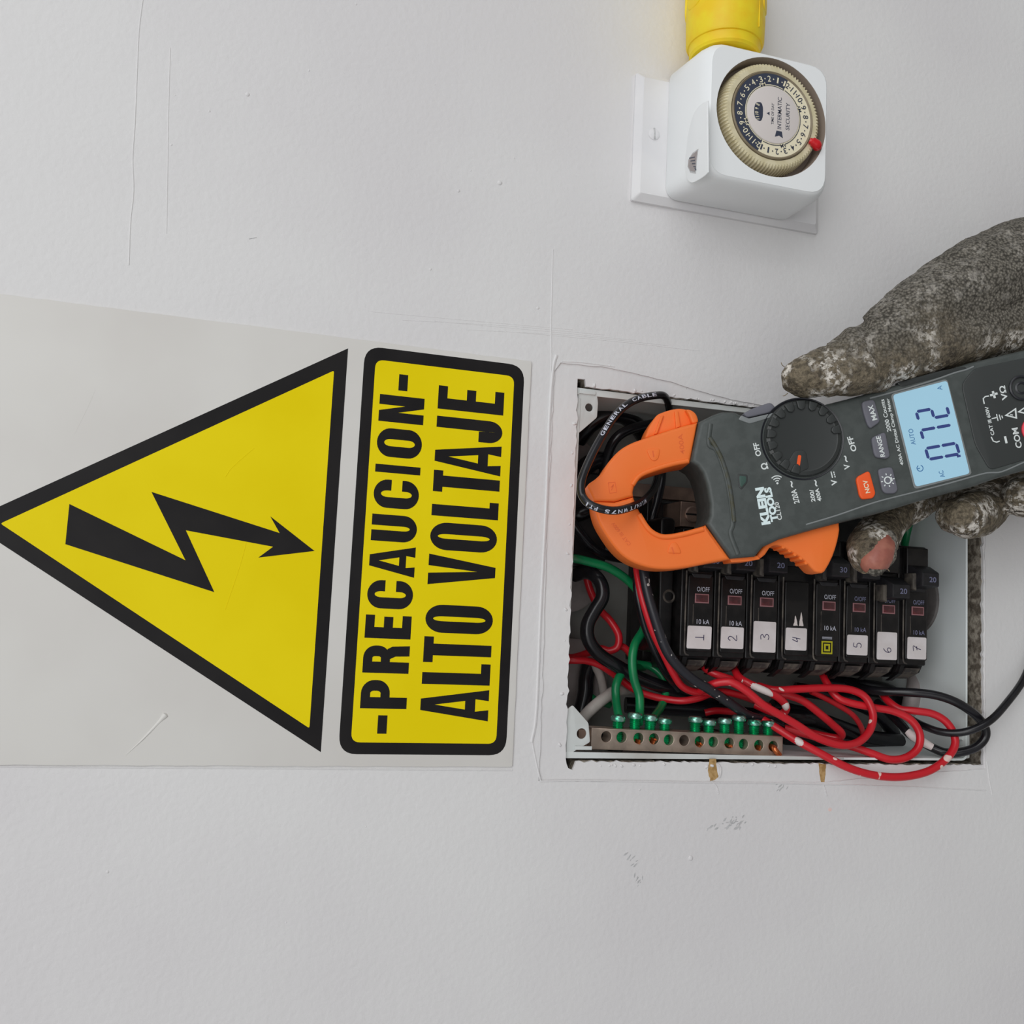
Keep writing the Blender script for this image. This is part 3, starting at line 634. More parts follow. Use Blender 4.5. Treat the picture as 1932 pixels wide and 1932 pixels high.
            its = [('O/OFF', -(yc + yy) + 1.6, -29.4, 7.4, 2.5)]
            if kA: its.append(('10 kA', -(yc + yy) + 2.0, -46.4, 7.4, 2.5))
            text('printed_rating', its, UP, -4.7, pr, rt, 0.04)
            put('seam%d' % pl, 'mould_line', lambda p: tube('mould_line', [fp(x, 3.9, -4.75) for x in (-37.5, -40, -44, -48)], 0.16, M['dust'], p, 5, 2), rt)
    if num:
        yy = (poles - 1) / 2 * PITCH
        q0, q1, hw = stk
        sf_ = Fr(WALL(0, yc + yy + yo, 0), WALL.ex, WALL.ey, WALL.ez)
        st = ext('number_sticker', [rpoly([(q1, -hw), (q0, -hw - .15), (q0, hw), (q1, hw + .3)], 0.9, 3)], sf_, -4.8, -4.45, M['sticker'], rt)
        cxs = (q0 + q1) / 2 + (-2.2 if num == '6' else 0)
        polys('pen_digit', [stroke([(cxs + (x - .5) * 3.6, (y - .5) * 5.0) for x, y in [tuple(p) for p in cr([Vector((a_, b_)) for a_, b_ in s], 3)]] if len(s) > 2 else [(cxs + (x - .5) * 3.6, (y - .5) * 5.0) for x, y in s], 0.42) for s in digit(num)], sf_, -4.42, -4.36, M['pen'], st)
    if logo:
        yy = -(poles - 1) / 2 * PITCH
        lf = Fr(WALL(-57, yc + yy, 0), WALL.ex, WALL.ey, WALL.ez)
        lg = ext('yellow_square_logo', [rect(-3.5, -3.4, 3.5, 3.4)], lf, -4.8, -4.55, M['sqyellow'], rt)
        polys('logo_lines', [[rect(-2.7, -2.6, 2.7, 2.6), rect(-2.0, -1.9, 2.0, 1.9)], rect(-1.0, -0.8, 1.0, 0.8)], lf, -4.6, -4.5, M['ink'], lg)
        polys('fine_print', [stroke([(4.7 + .5 * k, -3.2), (4.7 + .5 * k, 3.0)], 0.22) for k in range(3)], lf, -4.8, -4.7, M['print'], rt)
    return rt
breaker(0, 'uppermost black breaker with sticker 1 behind the speckled black wire', '1', '20', stk=(-48.7, -60.6, 6.9))
breaker(1, 'second black breaker down with small square sticker 2', '2', '20', stk=(-48.4, -59.8, 6.6))
breaker(2, 'black breaker with tall sticker numbered 3', '3', '20', stk=(-44.6, -61.0, 6.7), kA=False)
b4 = breaker(3, 'wide two-pole black breaker with sticker numbered 4 and yellow square logo', '4', '30', 2, stk=(-47.2, -59.2, 6.4), logo=True)
breaker(5, 'black breaker with sticker 5 just below the two-pole breaker', '5', '20', stk=(-49.4, -60.4, 6.5), dim=True)
breaker(6, 'black breaker with tall sticker numbered 6 and lowered handle', '6', '20', hshift=-9.5, stk=(-47.0, -62.3, 6.4), dim=True, kA=False)
breaker(7, 'black breaker with sticker numbered 7 at the bottom end of the row', '7', '20', hshift=-2.0, stk=(-49.0, -61.3, 6.2), dim=True, yo=-0.4)
for x, l in ((-32.5, 7.0), (-34.5, 5.0)):
    f4 = Fr(WALL(-45.5, P1 - 3 * PITCH - (0.5 if l > 6 else -3.0) - 2.5, -4.75), WALL.ex, WALL.ey, WALL.ez)
    ext('paint_streak', [jag([(-0.5, -1.4), (-0.5, 1.4), (l * .5, .7), (l, 0.1), (l * .5, -.7)], 0.12, .8, int(l))], f4, 0, 0.15, M['paintblob'], b4)

# ------------------------------------------------------------------ ground bar
gb = root('ground_bar', 'dull metal ground bar with green screws along the box edge', 'terminal bar', WALL(-110, -103, -14))
gx0, gx1 = -113.2, -103.0
def gx(y, b):   # the bar is very slightly skewed in the box
    return b + (y + 48) * 0.026
holes = [(1144, 1390), (1173, 1391), (1205, 1393), (1234, 1394), (1262, 1396), (1291, 1397), (1320, 1399), (1346, 1400), (1376, 1402), (1403, 1404), (1432, 1406), (1459, 1408)]
hc = [a2(u, v, -8) for u, v in holes]
GF = WALL
ext('bar', [[(gx(-47.5, gx0), -47.5), (gx(-47.5, gx1 + .4), -47.5), (gx(-158, gx1 + .4), -158), (gx(-158, gx0), -158)]] + [circ(x, y, 2.75, 20) for x, y in hc], GF, -19, -8, M['bar'], gb, 0.3)
ext('bar_end', [[(gx(-42, gx0) + 1, -42), (gx(-42, gx1) - 1, -42), (gx(-47, gx1) - 1, -47.3), (gx(-47, gx0) + 1, -47.3)]], GF, -20, -12, M['lug'], gb, 0.3)
box('bar_standoff', WALL, -115.5, -108, -70, -62, BZ, -19, M['black'], gb, 0.5)
box('bar_standoff', WALL, -115.5, -108, -146, -138, BZ, -19, M['black'], gb, 0.5)
scr = [(1, 1171, 1349), (2, 1199, 1344), (3, 1228, 1348), (4, 1258, 1354), (6, 1316, 1351), (7, 1343, 1357), (8, 1372, 1354), (9, 1401, 1349), (10, 1426, 1357), (11, 1453, 1359)]
SM = {}
for hi, u, v in scr:
    x, y = hc[hi]; top = a2(u, v, -13)[0]
    fs = Fr(WALL(gx(y, gx1), y, -13.5), WALL.ey, WALL.ez, WALL.ex)
    zz = max(2.5, top - gx(y, gx1))
    pr = [(0, -8.5), (2.5, -8.5)]
    z = -8.0
    while z < zz - 3.4: pr += [(2.4, z), (3.05, z + .55)]; z += 1.1
    pr += [(2.6, zz - 3.2), (3.6, zz - 3.1), (3.9, zz - 2.2), (3.8, zz - 1.2), (3.2, zz - .3), (2.0, zz), (0, zz)]
    sw_ = lathe('green_screw', pr[:-6], fs, M['greenscrew'], gb, 18, 20)
    hd = lathe('screw_head', pr[-7:], fs, M['greenhead'], sw_, 22, 30)
    fz = Fr(fs(0, 0, zz), fs.ex * math.cos(hi) + fs.ey * math.sin(hi), fs.ey * math.cos(hi) - fs.ex * math.sin(hi), fs.ez)
    box('slot', fz, -2.6, 2.6, -.4, .4, -0.4, 0.08, M['ink'], sw_)
for hi in (2, 3, 6, 8, 10, 11):
    x, y = hc[hi]
    for k in range(5):
        a = rnd.uniform(0, 6.28); r = rnd.uniform(.2, 1.3)
        tube('copper_strand', [WALL(x - .8 + r * math.cos(a), y + r * math.sin(a), -17), WALL(x - 1.2 + r * math.cos(a) * .9, y + r * math.sin(a) * .9, -10), WALL(x - 1.3 + r * math.cos(a), y + r * math.sin(a) - .4, -7.6 + rnd.random())], 0.55, M['copper'], gb, 6, 3)
x, y = hc[11]
tube('copper_strand', [WALL(x, y, -14), WALL(x - .6, y, -8), WALL(x - 2.2, y - .6, -6.4), WALL(x - 4.5, y - 3, -6.6)], 1.5, M['copper'], gb, 10, 4)

# ------------------------------------------------------------------ neutral lug behind the meter
lg = root('wire_lug', 'brown metal lug with a slotted screw seen through the meter jaw', 'wire lug', at(1306, 972, -40))
lx, ly = a2(1306, 971, -30); LFm = sub(WALL, lx, ly, -30, 0)
box('lug_block', LFm, -7.0, 7.0, -7.2, 7.2, -25, 0, M['lug'], lg, 0.5)
ls = lathe('lug_screw', [(0, 1.4), (4.0, 1.3), (4.7, .7), (4.7, -.4), (0, -.4)], LFm, M['lug'], lg, 24)
box('slot', LFm, -.5, .5, -4.4, 4.4, 1.0, 1.5, M['ink'], ls)
box('lug_block', sub(LFm, -1.5, -13.5, 0), -5.5, 5.5, -5, 5.2, -25, -1.0, M['lug'], lg, 0.5)
lathe('lug_screw', [(0, 1.6), (3.4, 1.2), (4.4, .3), (4.4, -1.2), (0, -1.2)], sub(LFm, -1.5, -11.5, 0), M['steelscrew'], lg, 20)

# ------------------------------------------------------------------ wires
def wire(name, label, pts, r, m, cat='wire', group=None, seg=12):
    o = tube(name, [at(*p) for p in pts], r, m, None, seg, 6)
    return tag(o, label, cat, group)
G_R = 'red wires in the breaker box'; G_B = 'black wires in the breaker box'; G_G = 'green ground wires'
CW = [(1262, 830, -60), (1264, 800, -32), (1262, 768, -8), (1254, 748, 3), (1236, 746, 7), (1206, 752, 12), (1178, 767, 17), (1155, 792, 22), (1133, 828, 27), (1114, 864, 30), (1100, 897, 32), (1096, 918, 32.5), (1099, 936, 33), (1112, 951, 36), (1138, 961, 38), (1165, 963, 38), (1192, 956, 35), (1214, 945, 22), (1232, 925, 0), (1240, 900, -24), (1238, 875, -48), (1232, 850, -62)]
cwire = tube('clamped_wire', [at(*p) for p in CW], 2.0, M['wblack'], None, 14, 8)
tag(cwire, 'black cable looped through the orange meter jaw with white printing', 'wire', G_B)
# printing along the cable
pth = cr([at(*p) for p in CW[::-1]], 12); cum = [0]
for i in range(1, len(pth)): cum.append(cum[-1] + (pth[i] - pth[i - 1]).length)
camp = wv(*CC)
V, Fc = [], []
def along(s):
    for i in range(1, len(cum)):
        if cum[i] >= s:
            t = (s - cum[i - 1]) / max(1e-9, cum[i] - cum[i - 1]); return pth[i - 1].lerp(pth[i], t), (pth[i] - pth[i - 1]).normalized()
    return pth[-1], (pth[-1] - pth[-2]).normalized()
def s_of(u, v, h):
    P = at(u, v, h); return cum[min(range(len(pth)), key=lambda i: (pth[i] - P).length)]
for txt_, s0, s1, tilt in (('NYLON/TWN75', s_of(1212, 946, 24), s_of(1138, 961, 38), .3), ('FT1', s_of(1128, 957, 37), s_of(1108, 947, 35), .3), ('GENERAL CABLE', s_of(1132, 829, 27), s_of(1232, 746, 7), .2)):
    n = len(txt_)
    for j, ch in enumerate(txt_):
        if ch == ' ': continue
        sA = s0 + (s1 - s0) * (j + .5) / n; P, T = along(sA); view = (camp - P).normalized()
        nrm = (view - T * view.dot(T)).normalized(); upv = nrm.cross(T).normalized()
        nrm2 = (nrm * math.cos(tilt) + upv * math.sin(tilt)).normalized(); up2 = nrm2.cross(T).normalized()
        w_ = abs(s1 - s0) * 1000 / n * .8
        vv, ff = fit_text(ch, w_ if ch not in 'I1' else w_ * .4, 1.7, 0.3); o = len(V)
        for x, y in vv:
            a = y / 2.0; V.append(P + T * x * .001 + (nrm2 * math.cos(a) + up2 * math.sin(a)) * 0.00226)
        Fc += [[k_ + o for k_ in f] for f in ff]
    finish('printed_lettering', V, Fc, M['print'], cwire, 0, weld=False); V, Fc = [], []

wire('green_wire', 'green ground wire curving from the top edge down to the ground bar', [(1068, 1052, -22), (1085, 1054, -20), (1104, 1058, -20), (1150, 1072, -22), (1190, 1100, -25), (1214, 1132, -30), (1222, 1160, -32), (1214, 1188, -28), (1198, 1215, -24), (1193, 1245, -22), (1196, 1280, -22), (1206, 1312, -22), (1207, 1340, -20), (1205, 1365, -15)], 2.35, M['wgreen'], 'wire', G_G)
wire('green_wire', 'short green ground wire arching over the first green screw', [(1215, 1258, -50), (1194, 1262, -40), (1174, 1270, -32), (1163, 1290, -28), (1162, 1315, -26), (1166, 1345, -20), (1172, 1362, -16)], 2.3, M['wgreen'], 'wire', G_G)
wire('green_wire', 'dark green ground wire tucked low behind the speckled black wire', [(1200, 1252, -46), (1228, 1258, -46), (1250, 1278, -42), (1256, 1305, -38), (1248, 1332, -34), (1235, 1352, -24), (1230, 1366, -16)], 2.2, M['wgreen'], 'wire', G_G)
wire('green_wire', 'green wire dropping to the far end of the breakers below the glove', [(1735, 915, -52), (1724, 950, -46), (1716, 985, -42), (1709, 1015, -44), (1704, 1050, -55)], 2.4, M['wgreen'], 'wire', G_G)
wire('green_wire', 'small green wire end beside the white wire', [(1100, 1300, -60), (1112, 1312, -58), (1126, 1322, -58), (1150, 1330, -62)], 2.0, M['wgreen'], 'wire', G_G)
wire('taped_cable', 'thick taped black cable snaking down beside the red wires', [(1084, 1086, -48), (1104, 1080, -40), (1122, 1086, -32), (1135, 1104, -28), (1136, 1128, -27), (1122, 1152, -27), (1109, 1178, -27), (1110, 1206, -27), (1128, 1232, -28), (1160, 1254, -30), (1200, 1276, -34), (1250, 1296, -38), (1300, 1308, -44), (1350, 1318, -55)], 3.7, M['wblack'], 'cable', G_B, 16)
wire('red_wire', 'dull red wire looping behind the taped black cable', [(1105, 1080, -52), (1113, 1112, -52), (1130, 1148, -48), (1152, 1172, -44), (1167, 1198, -42), (1165, 1220, -42), (1150, 1228, -44), (1133, 1224, -46), (1110, 1232, -48), (1085, 1240, -46), (1066, 1242, -46)], 2.1, M['wred'], 'wire', G_R)
wire('red_wire', 'red wire end showing between the taped cable and the green wire', [(1165, 1218, -46), (1178, 1222, -46), (1190, 1236, -48), (1196, 1256, -52)], 2.0, M['wred'], 'wire', G_R)
wire('red_wire', 'red wire sagging along under the taped black cable', [(1066, 1246, -40), (1085, 1246, -38), (1108, 1247, -38), (1134, 1256, -38), (1165, 1277, -40), (1192, 1298, -40), (1225, 1312, -38), (1262, 1320, -34), (1290, 1322, -30), (1318, 1317, -28), (1342, 1308, -28), (1366, 1305, -28), (1396, 1312, -28), (1424, 1322, -34), (1450, 1332, -44)], 2.0, M['wred'], 'wire', G_R)
wire('red_wire', 'bright red wire dropping straight from behind the orange jaw', [(1196, 1030, -20), (1200, 1063, -12), (1206, 1103, -8), (1215, 1140, -6), (1232, 1192, -6), (1252, 1234, -8), (1270, 1270, -11), (1286, 1294, -14), (1308, 1305, -17), (1338, 1308, -20), (1365, 1318, -26)], 1.95, M['wred'], 'wire', G_R)
wire('black_wire', 'black wire with faint printing left of the straight red wire', [(1200, 1080, -20), (1203, 1122, -18), (1217, 1182, -18), (1238, 1234, -20), (1256, 1270, -26), (1280, 1300, -36)], 2.1, M['wblack'], 'wire', G_B)
wire('black_wire', 'paint-speckled black wire curving in front of breaker 1', [(1210, 1035, -10), (1214, 1072, -5), (1221, 1115, -3), (1236, 1168, -2), (1255, 1222, -2), (1277, 1255, -3), (1307, 1282, -4), (1336, 1299, -5), (1367, 1320, -8), (1390, 1336, -12), (1415, 1351, -18), (1450, 1362, -22), (1482, 1376, -28)], 2.6, M['wblack_sp'], 'wire', G_B)
wire('red_wire', 'red wire leaving the clamp of breaker 1', [(1322, 1245, -24), (1332, 1262, -20), (1350, 1272, -16), (1368, 1278, -15), (1388, 1285, -18), (1410, 1298, -26)], 2.0, M['wred'], 'wire', G_R)
hw_ = wire('red_wire', 'paint-streaked red wire bent back in a hairpin below breaker 3', [(1384, 1255, -24), (1392, 1275, -14), (1412, 1289, -8), (1440, 1301, -6), (1464, 1313, -6), (1480, 1327, -8), (1483, 1339, -10), (1472, 1347, -14), (1452, 1342, -20), (1425, 1330, -26)], 2.1, M['wred_sp'], 'wire', G_R)
for pp_ in ([(1400, 1283.5, -9.6), (1424, 1295, -6.2), (1446, 1304.5, -5.2), (1460, 1312, -5.4)], [(1477, 1323.5, -6.8), (1482, 1331, -7.8), (1483, 1338, -8.8)]):
    tube('dried_paint', [at(*p) for p in pp_], lambda t: 1.1 + 0.95 * math.sin(.15 + t * 2.8), M['paintblob'], hw_, 10, 5)
wire('red_wire', 'red wire making the tightest round loop below the breakers', [(1322, 1304, -16), (1340, 1293, -8), (1360, 1287, -4), (1382, 1288, -1), (1410, 1305, 1), (1440, 1330, 2), (1470, 1348, 2), (1504, 1368, 2), (1535, 1388, 2), (1566, 1401, 2), (1594, 1406, 2), (1621, 1399, 0), (1641, 1378, -3), (1647, 1348, -6), (1634, 1317, -9), (1607, 1302, -11), (1566, 1298, -12), (1505, 1300, -13), (1462, 1302, -15), (1430, 1294, -22)], 2.15, M['wred_sp'], 'wire', G_R)
wire('red_wire', 'short red wire bending back at the middle of the loops', [(1470, 1310, -26), (1490, 1313, -24), (1516, 1323, -22), (1545, 1345, -22), (1571, 1367, -22), (1588, 1384, -22), (1580, 1392, -25), (1552, 1388, -30), (1520, 1380, -36)], 2.2, M['wred'], 'wire', G_R)
wire('red_wire', 'red wire in the middle loop reaching down the box edge', [(1548, 1262, -28), (1558, 1285, -22), (1578, 1314, -16), (1604, 1326, -13), (1648, 1335, -10), (1686, 1342, -6), (1718, 1358, -3), (1735, 1384, -1), (1732, 1411, 0), (1710, 1429, 0), (1680, 1433, -1), (1646, 1422, -4), (1612, 1410, -8), (1575, 1400, -12), (1530, 1388, -16), (1480, 1374, -22)], 2.15, M['wred'], 'wire', G_R)
lw_ = wire('red_wire', 'longest red wire looping out over the wall below the box', [(1440, 1358, -16), (1466, 1374, -10), (1503, 1397, -4), (1545, 1420, 1), (1597, 1447, 5), (1646, 1462, 7), (1698, 1466, 8), (1749, 1456, 8), (1783, 1434, 7), (1801, 1408, 5), (1799, 1383, 3), (1783, 1360, 1), (1757, 1346, -2), (1723, 1341, -6), (1698, 1338, -10), (1676, 1323, -16), (1662, 1305, -24)], 2.15, M['wred_sp'], 'wire', G_R)
tube('dried_paint', [at(*p) for p in [(1497, 1392.5, -4.4), (1507, 1399, -3.0), (1518, 1406, -1.6)]], lambda t: 1.2 + 0.85 * math.sin(.15 + t * 2.8), M['paintblob'], lw_, 10, 5)
wire('red_wire', 'thin dark red wire deep between the loops', [(1530, 1305, -34), (1552, 1315, -34), (1582, 1331, -34), (1608, 1348, -34), (1624, 1370, -36), (1630, 1392, -44)], 1.6, M['wred'], 'wire', G_R)
pb = wire('black_wire', 'black wire looping wide at the bottom corner of the box', [(1600, 1285, -40), (1622, 1297, -30), (1660, 1304, -18), (1711, 1306, -8), (1762, 1311, -1), (1804, 1325, 4), (1839, 1348, 6), (1858, 1372, 6), (1858, 1392, 5), (1841, 1410, 3), (1813, 1419, 0), (1784, 1420, -4), (1760, 1411, -8), (1738, 1399, -11), (1716, 1385, -15), (1701, 1368, -20), (1680, 1347, -28), (1654, 1324, -38)], 2.5, M['wblack'], 'wire', G_B)
tube('dried_paint', [at(*p) for p in [(1759, 1409.5, -7.0), (1738, 1398, -10), (1722, 1388, -12.8), (1712, 1379, -15)]], lambda t: 2.0 + 0.75 * math.sin(t * 3.1), M['paintblob'], pb, 10, 5)
wire('black_wire', 'black wire leading out of the box past the bottom right corner', [(1700, 1345, -30), (1726, 1361, -18), (1746, 1371, -8), (1772, 1380, -1), (1800, 1383, 5), (1828, 1379, 10), (1855, 1368, 13), (1878, 1351, 13), (1903, 1322, 11), (1922, 1297, 9), (1934, 1276, 7), (1950, 1240, 5), (1985, 1180, 4), (2060, 1110, 4), (2250, 1060, 4), (2600, 1030, 4), (3000, 1020, 4)], 2.1, M['wblack'], 'wire', G_B)
wire('white_wire', 'grey-white wire above the box corner tab', [(1090, 1372, -40), (1104, 1350, -36), (1122, 1332, -34), (1142, 1316, -36), (1162, 1304, -42), (1190, 1300, -52)], 3.2, M['wwhite'], 'wire')
wire('white_wire', 'thin pale wire behind the taped cable', [(1122, 1255, -58), (1132, 1275, -54), (1138, 1300, -48), (1140, 1318, -42)], 2.4, M['wwhite'], 'wire')
wire('black_wire', 'black wire arching at the upper edge behind the jaw', [(1080, 985, -35), (1098, 1010, -36), (1120, 1034, -38), (1146, 1048, -42), (1176, 1054, -48), (1205, 1056, -58)], 2.7, M['wblack'], 'wire', G_B)
wire('black_wire', 'shadowed black wire crossing behind the orange jaw guard', [(1136, 905, -50), (1146, 860, -42), (1160, 830, -36), (1184, 812, -34), (1222, 802, -36), (1262, 796, -44), (1290, 800, -56)], 2.8, M['wblack'], 'wire', G_B)
wire('black_wire', 'black wire dropping through the jaw opening', [(1246, 860, -52), (1248, 900, -46), (1240, 945, -44), (1230, 985, -44), (1226, 1030, -50)], 2.6, M['wblack'], 'wire', G_B)
wire('black_wire', 'thick black cable in the top corner by the tab', [(1090, 830, -58), (1115, 800, -50), (1150, 782, -46), (1180, 786, -48), (1205, 808, -56), (1222, 835, -64)], 5.0, M['wblack'], 'cable', G_B)
wire('black_wire', 'black cable end low in the top corner behind the loop', [(1086, 905, -52), (1105, 880, -48), (1130, 868, -48), (1150, 880, -54), (1158, 905, -60)], 5.0, M['wblack'], 'cable', G_B)
wire('black_wire', 'black cable running out under the left edge beside the jaw', [(1080, 975, -46), (1100, 968, -44), (1126, 958, -46), (1155, 950, -54)], 4.0, M['wblack'], 'cable', G_B)
wire('black_wire', 'black cable in the lower corner behind the white wire', [(1112, 1250, -62), (1106, 1280, -60), (1104, 1310, -58), (1096, 1345, -56)], 4.4, M['wblack'], 'cable', G_B)
wire('black_wire', 'black cable lying deep behind the ground bar screws', [(1180, 1330, -60), (1260, 1335, -55), (1340, 1340, -50), (1420, 1350, -48), (1500, 1352, -46), (1540, 1360, -52)], 4.6, M['wblack'], 'cable', G_B)
wire('black_wire', 'black cable deep below breakers 5 and 6', [(1500, 1300, -60), (1560, 1310, -56), (1610, 1325, -54), (1660, 1350, -56), (1690, 1390, -62)], 4.2, M['wblack'], 'cable', G_B)
wire('red_wire', 'shadowed red wire deep behind the ground bar screws', [(1330, 1345, -46), (1350, 1341, -44), (1380, 1343, -44), (1405, 1348, -48)], 2.0, M['wred'], 'wire', G_R)
for lab, pts, r in (('added black cable darkening the depth behind the tight red loop', [(1455, 1335, -52), (1520, 1350, -50), (1580, 1372, -50), (1640, 1392, -52), (1700, 1400, -58)], 5.0),
                    ('added black cable darkening the gap behind the red loops near the box edge', [(1480, 1392, -54), (1540, 1398, -50), (1600, 1404, -50), (1660, 1412, -54)], 4.6),
                    ('added black cable stub darkening the space below the feet of the last breakers', [(1560, 1288, -62), (1620, 1296, -58), (1670, 1304, -56), (1700, 1322, -60)], 5.2)):
    wire('black_wire', lab, pts, r, M['wblack'], 'cable', G_B)  # added cables, there only to darken the depth behind the loops
tie = wire('cable_jacket', 'pale cable jacket at the bottom corner behind the red loops', [(1730, 1265, -52), (1728, 1295, -46), (1720, 1325, -46), (1716, 1352, -52)], 5.5, M['disc'], 'cable')
# ------------------------------------------------------------------ clamp meter
A_, B_ = at(1130, 925, 25), at(1932, 760, 82)
nrm_ = (B_ - A_).normalized().cross(Vector((1, 0, 0))).normalized()
if nrm_.y > 0: nrm_ = -nrm_
def onm(u, v, w=0.0):
    d = ray(u, v); D = Vector((-d[1], d[2], -d[0])); O = wv(*CC); P0 = A_ + nrm_ * (w * .001)
    return O + D * ((P0 - O).dot(nrm_) / D.dot(nrm_))
e1 = ((onm(1786, 718) - onm(1682, 745)).normalized() + (onm(1830, 896) - onm(1724, 920)).normalized()).normalized()
MY = -e1; MX = MY.cross(nrm_).normalized()
MF = Fr(onm(1513, 828), MX, MY, nrm_)          # x across (picture up), y towards the jaw, z out of the face
def m2(u, v, w=0.0):
    P = onm(u, v, w) - MF.o; return (P.dot(MX) * 1000, P.dot(MY) * 1000)
def m2l(pts, w=0.0): return [m2(u, v, w) for u, v in pts]
def sm(pts, n=4): return [tuple(p)[:2] for p in cr([Vector((x, y)) for x, y in pts], n, True)]
mt = root('clamp_meter', 'dark grey and orange clamp meter with lit display held in a glove', 'clamp meter', MF(0, 0, -34))
body_px = [(1319, 796), (1345, 783), (1362, 777), (1386, 777), (1398, 783), (1404, 790), (1430, 786), (1470, 776), (1520, 770), (1560, 762), (1600, 752), (1640, 741), (1700, 723), (1780, 700), (1830, 684), (1932, 660), (2000, 648), (2018, 660), (2050, 790), (2052, 850), (2040, 862), (1985, 874), (1932, 888), (1880, 903), (1830, 920), (1760, 938), (1700, 956), (1660, 968), (1590, 985), (1540, 998), (1470, 1018), (1440, 1032), (1425, 1050), (1379, 1054), (1356, 1022), (1333, 988), (1339, 972), (1339, 950), (1333, 915), (1325, 892), (1316, 879), (1303, 871)]
bp_ = m2l(body_px)
ext('case', [bp_], MF, -33, 0.5, M['meter'], mt, 2.2, 40, 3)
# back half of the case, a little slimmer
ext('back_case', [[(x * .92, y) for x, y in m2l([(1400, 800), (1600, 760), (1932, 668), (2010, 655), (2045, 850), (1932, 880), (1660, 960), (1440, 1028), (1400, 1010)])]], MF, -38, -32, M['meter2'], mt, 2.5)
# raised front plate, its lower panel, and pale lines painting the highlights along the case edges
ext('jack_panel', [rpoly(m2l([(1812, 726), (1836, 696), (1932, 676), (2005, 662), (2040, 850), (1932, 868), (1866, 888), (1838, 840)]), 3, 4)], MF, -0.5, 1.0, M['meter2'], mt, 0.5)
tube('painted_highlight', [MF(*m2(u, v), 0.4) for u, v in [(1640, 752), (1700, 736), (1760, 718), (1800, 704), (1822, 698), (1836, 692)]], 0.5, M['trimgloss'], mt, 8, 4)
tube('painted_highlight', [MF(*m2(u, v), 0.3) for u, v in [(1520, 990), (1580, 972), (1650, 948), (1720, 930), (1790, 912), (1850, 895), (1868, 892), (1890, 890), (1932, 872)]], 0.45, M['trimgloss'], mt, 8, 4)
ext('side_grip', [rpoly(m2l([(1690, 722), (1780, 698), (1822, 692), (1824, 700), (1790, 708), (1700, 732)]), 2, 3)], MF, -3, 0.6, M['knob'], mt, 0.5)
ext('side_button', [rpoly(m2l([(1402, 780), (1420, 770), (1455, 758), (1464, 768), (1462, 776), (1410, 788)]), 1.5, 3)], MF, -10, -0.4, M['btn'], mt, 0.8)
ext('button_guard', [rpoly(m2l([(1392, 792), (1414, 800), (1462, 786), (1464, 778), (1412, 790), (1398, 784)]), .8, 3)], MF, -6, 0.9, M['trimgloss'], mt, 0.4)
# diagonal barrier ridge near the jaw with worn dirt
tube('barrier_ridge', [MF(*m2(u, v), -0.3) for u, v in [(1340, 800), (1337, 838), (1350, 848), (1360, 870), (1372, 910), (1380, 960), (1382, 990), (1378, 1008), (1392, 1046)]], 1.5, M['meter'], mt, 10, 5)
M['olivewear'] = mat('worn_olive', (68, 68, 54), (69, 74, 72), 300, 0.6)
tube('worn_dirt', [MF(*m2(u, v), 0.65) for u, v in [(1338, 826), (1350, 845), (1362, 870), (1374, 910), (1381, 955), (1384, 985)]], 1.1, M['olivewear'], mt, 8, 5)
lo_ = ext('jaw_alignment_mark', [rpoly(m2l([(1391, 894), (1410, 896), (1410, 910), (1398, 925), (1393, 918)]), .8, 2)], MF, 0.2, 0.75, M['meter2'], mt, 0.2)
ext('mark_inlay', [rpoly(m2l([(1394, 898), (1407, 899), (1407, 909), (1398, 920), (1395, 915)]), .6, 2)], MF, 0.6, 0.85, mat('teal_inlay', (54, 78, 70), None, rough=.4), lo_, 0.1)
# jaw
jaw_o = [(1318, 796), (1288, 803), (1250, 815), (1217, 826), (1190, 836), (1168, 850), (1148, 872), (1137, 890), (1124, 903), (1109, 915), (1115, 930), (1121, 945), (1123, 962), (1130, 985), (1143, 1008), (1160, 1032), (1178, 1050), (1200, 1063), (1230, 1072), (1262, 1074), (1300, 1070), (1340, 1062), (1380, 1055)]
jaw_i = [(1333, 990), (1322, 996), (1290, 1003), (1262, 1007), (1246, 1006), (1232, 998), (1215, 977), (1203, 955), (1197, 940), (1195, 928), (1200, 912), (1214, 897), (1240, 887), (1275, 877), (1303, 872)]
def smo(p, n=3): return [tuple(q)[:2] for q in cr([Vector((x, y)) for x, y in p], n)]
ext('upper_jaw', [[*smo(m2l(jaw_o[:12])), *m2l([(1160, 946), (1196, 936)]), *smo(m2l(jaw_i[9:]))]], MF, -27, -1.2, M['orange'], mt, 1.6, 45, 3)
ext('lower_jaw', [[*m2l([(1196, 937), (1160, 947)]), *smo(m2l(jaw_o[11:])), *smo(m2l(jaw_i[:9]))]], MF, -27, -1.2, M['orange'], mt, 1.6, 45, 3)
# bevelled inner lip of the jaws
tube('jaw_lip', [MF(*m2(u, v), -1.6) for u, v in [(1328, 998), (1290, 1008), (1258, 1013), (1238, 1008), (1222, 995), (1206, 970)]], 1.4, M['orange'], mt, 10, 5)
tube('jaw_lip', [MF(*m2(u, v), -1.9) for u, v in [(1300, 868), (1270, 874), (1236, 884), (1208, 896), (1194, 914)]], 1.3, M['orange'], mt, 10, 5)
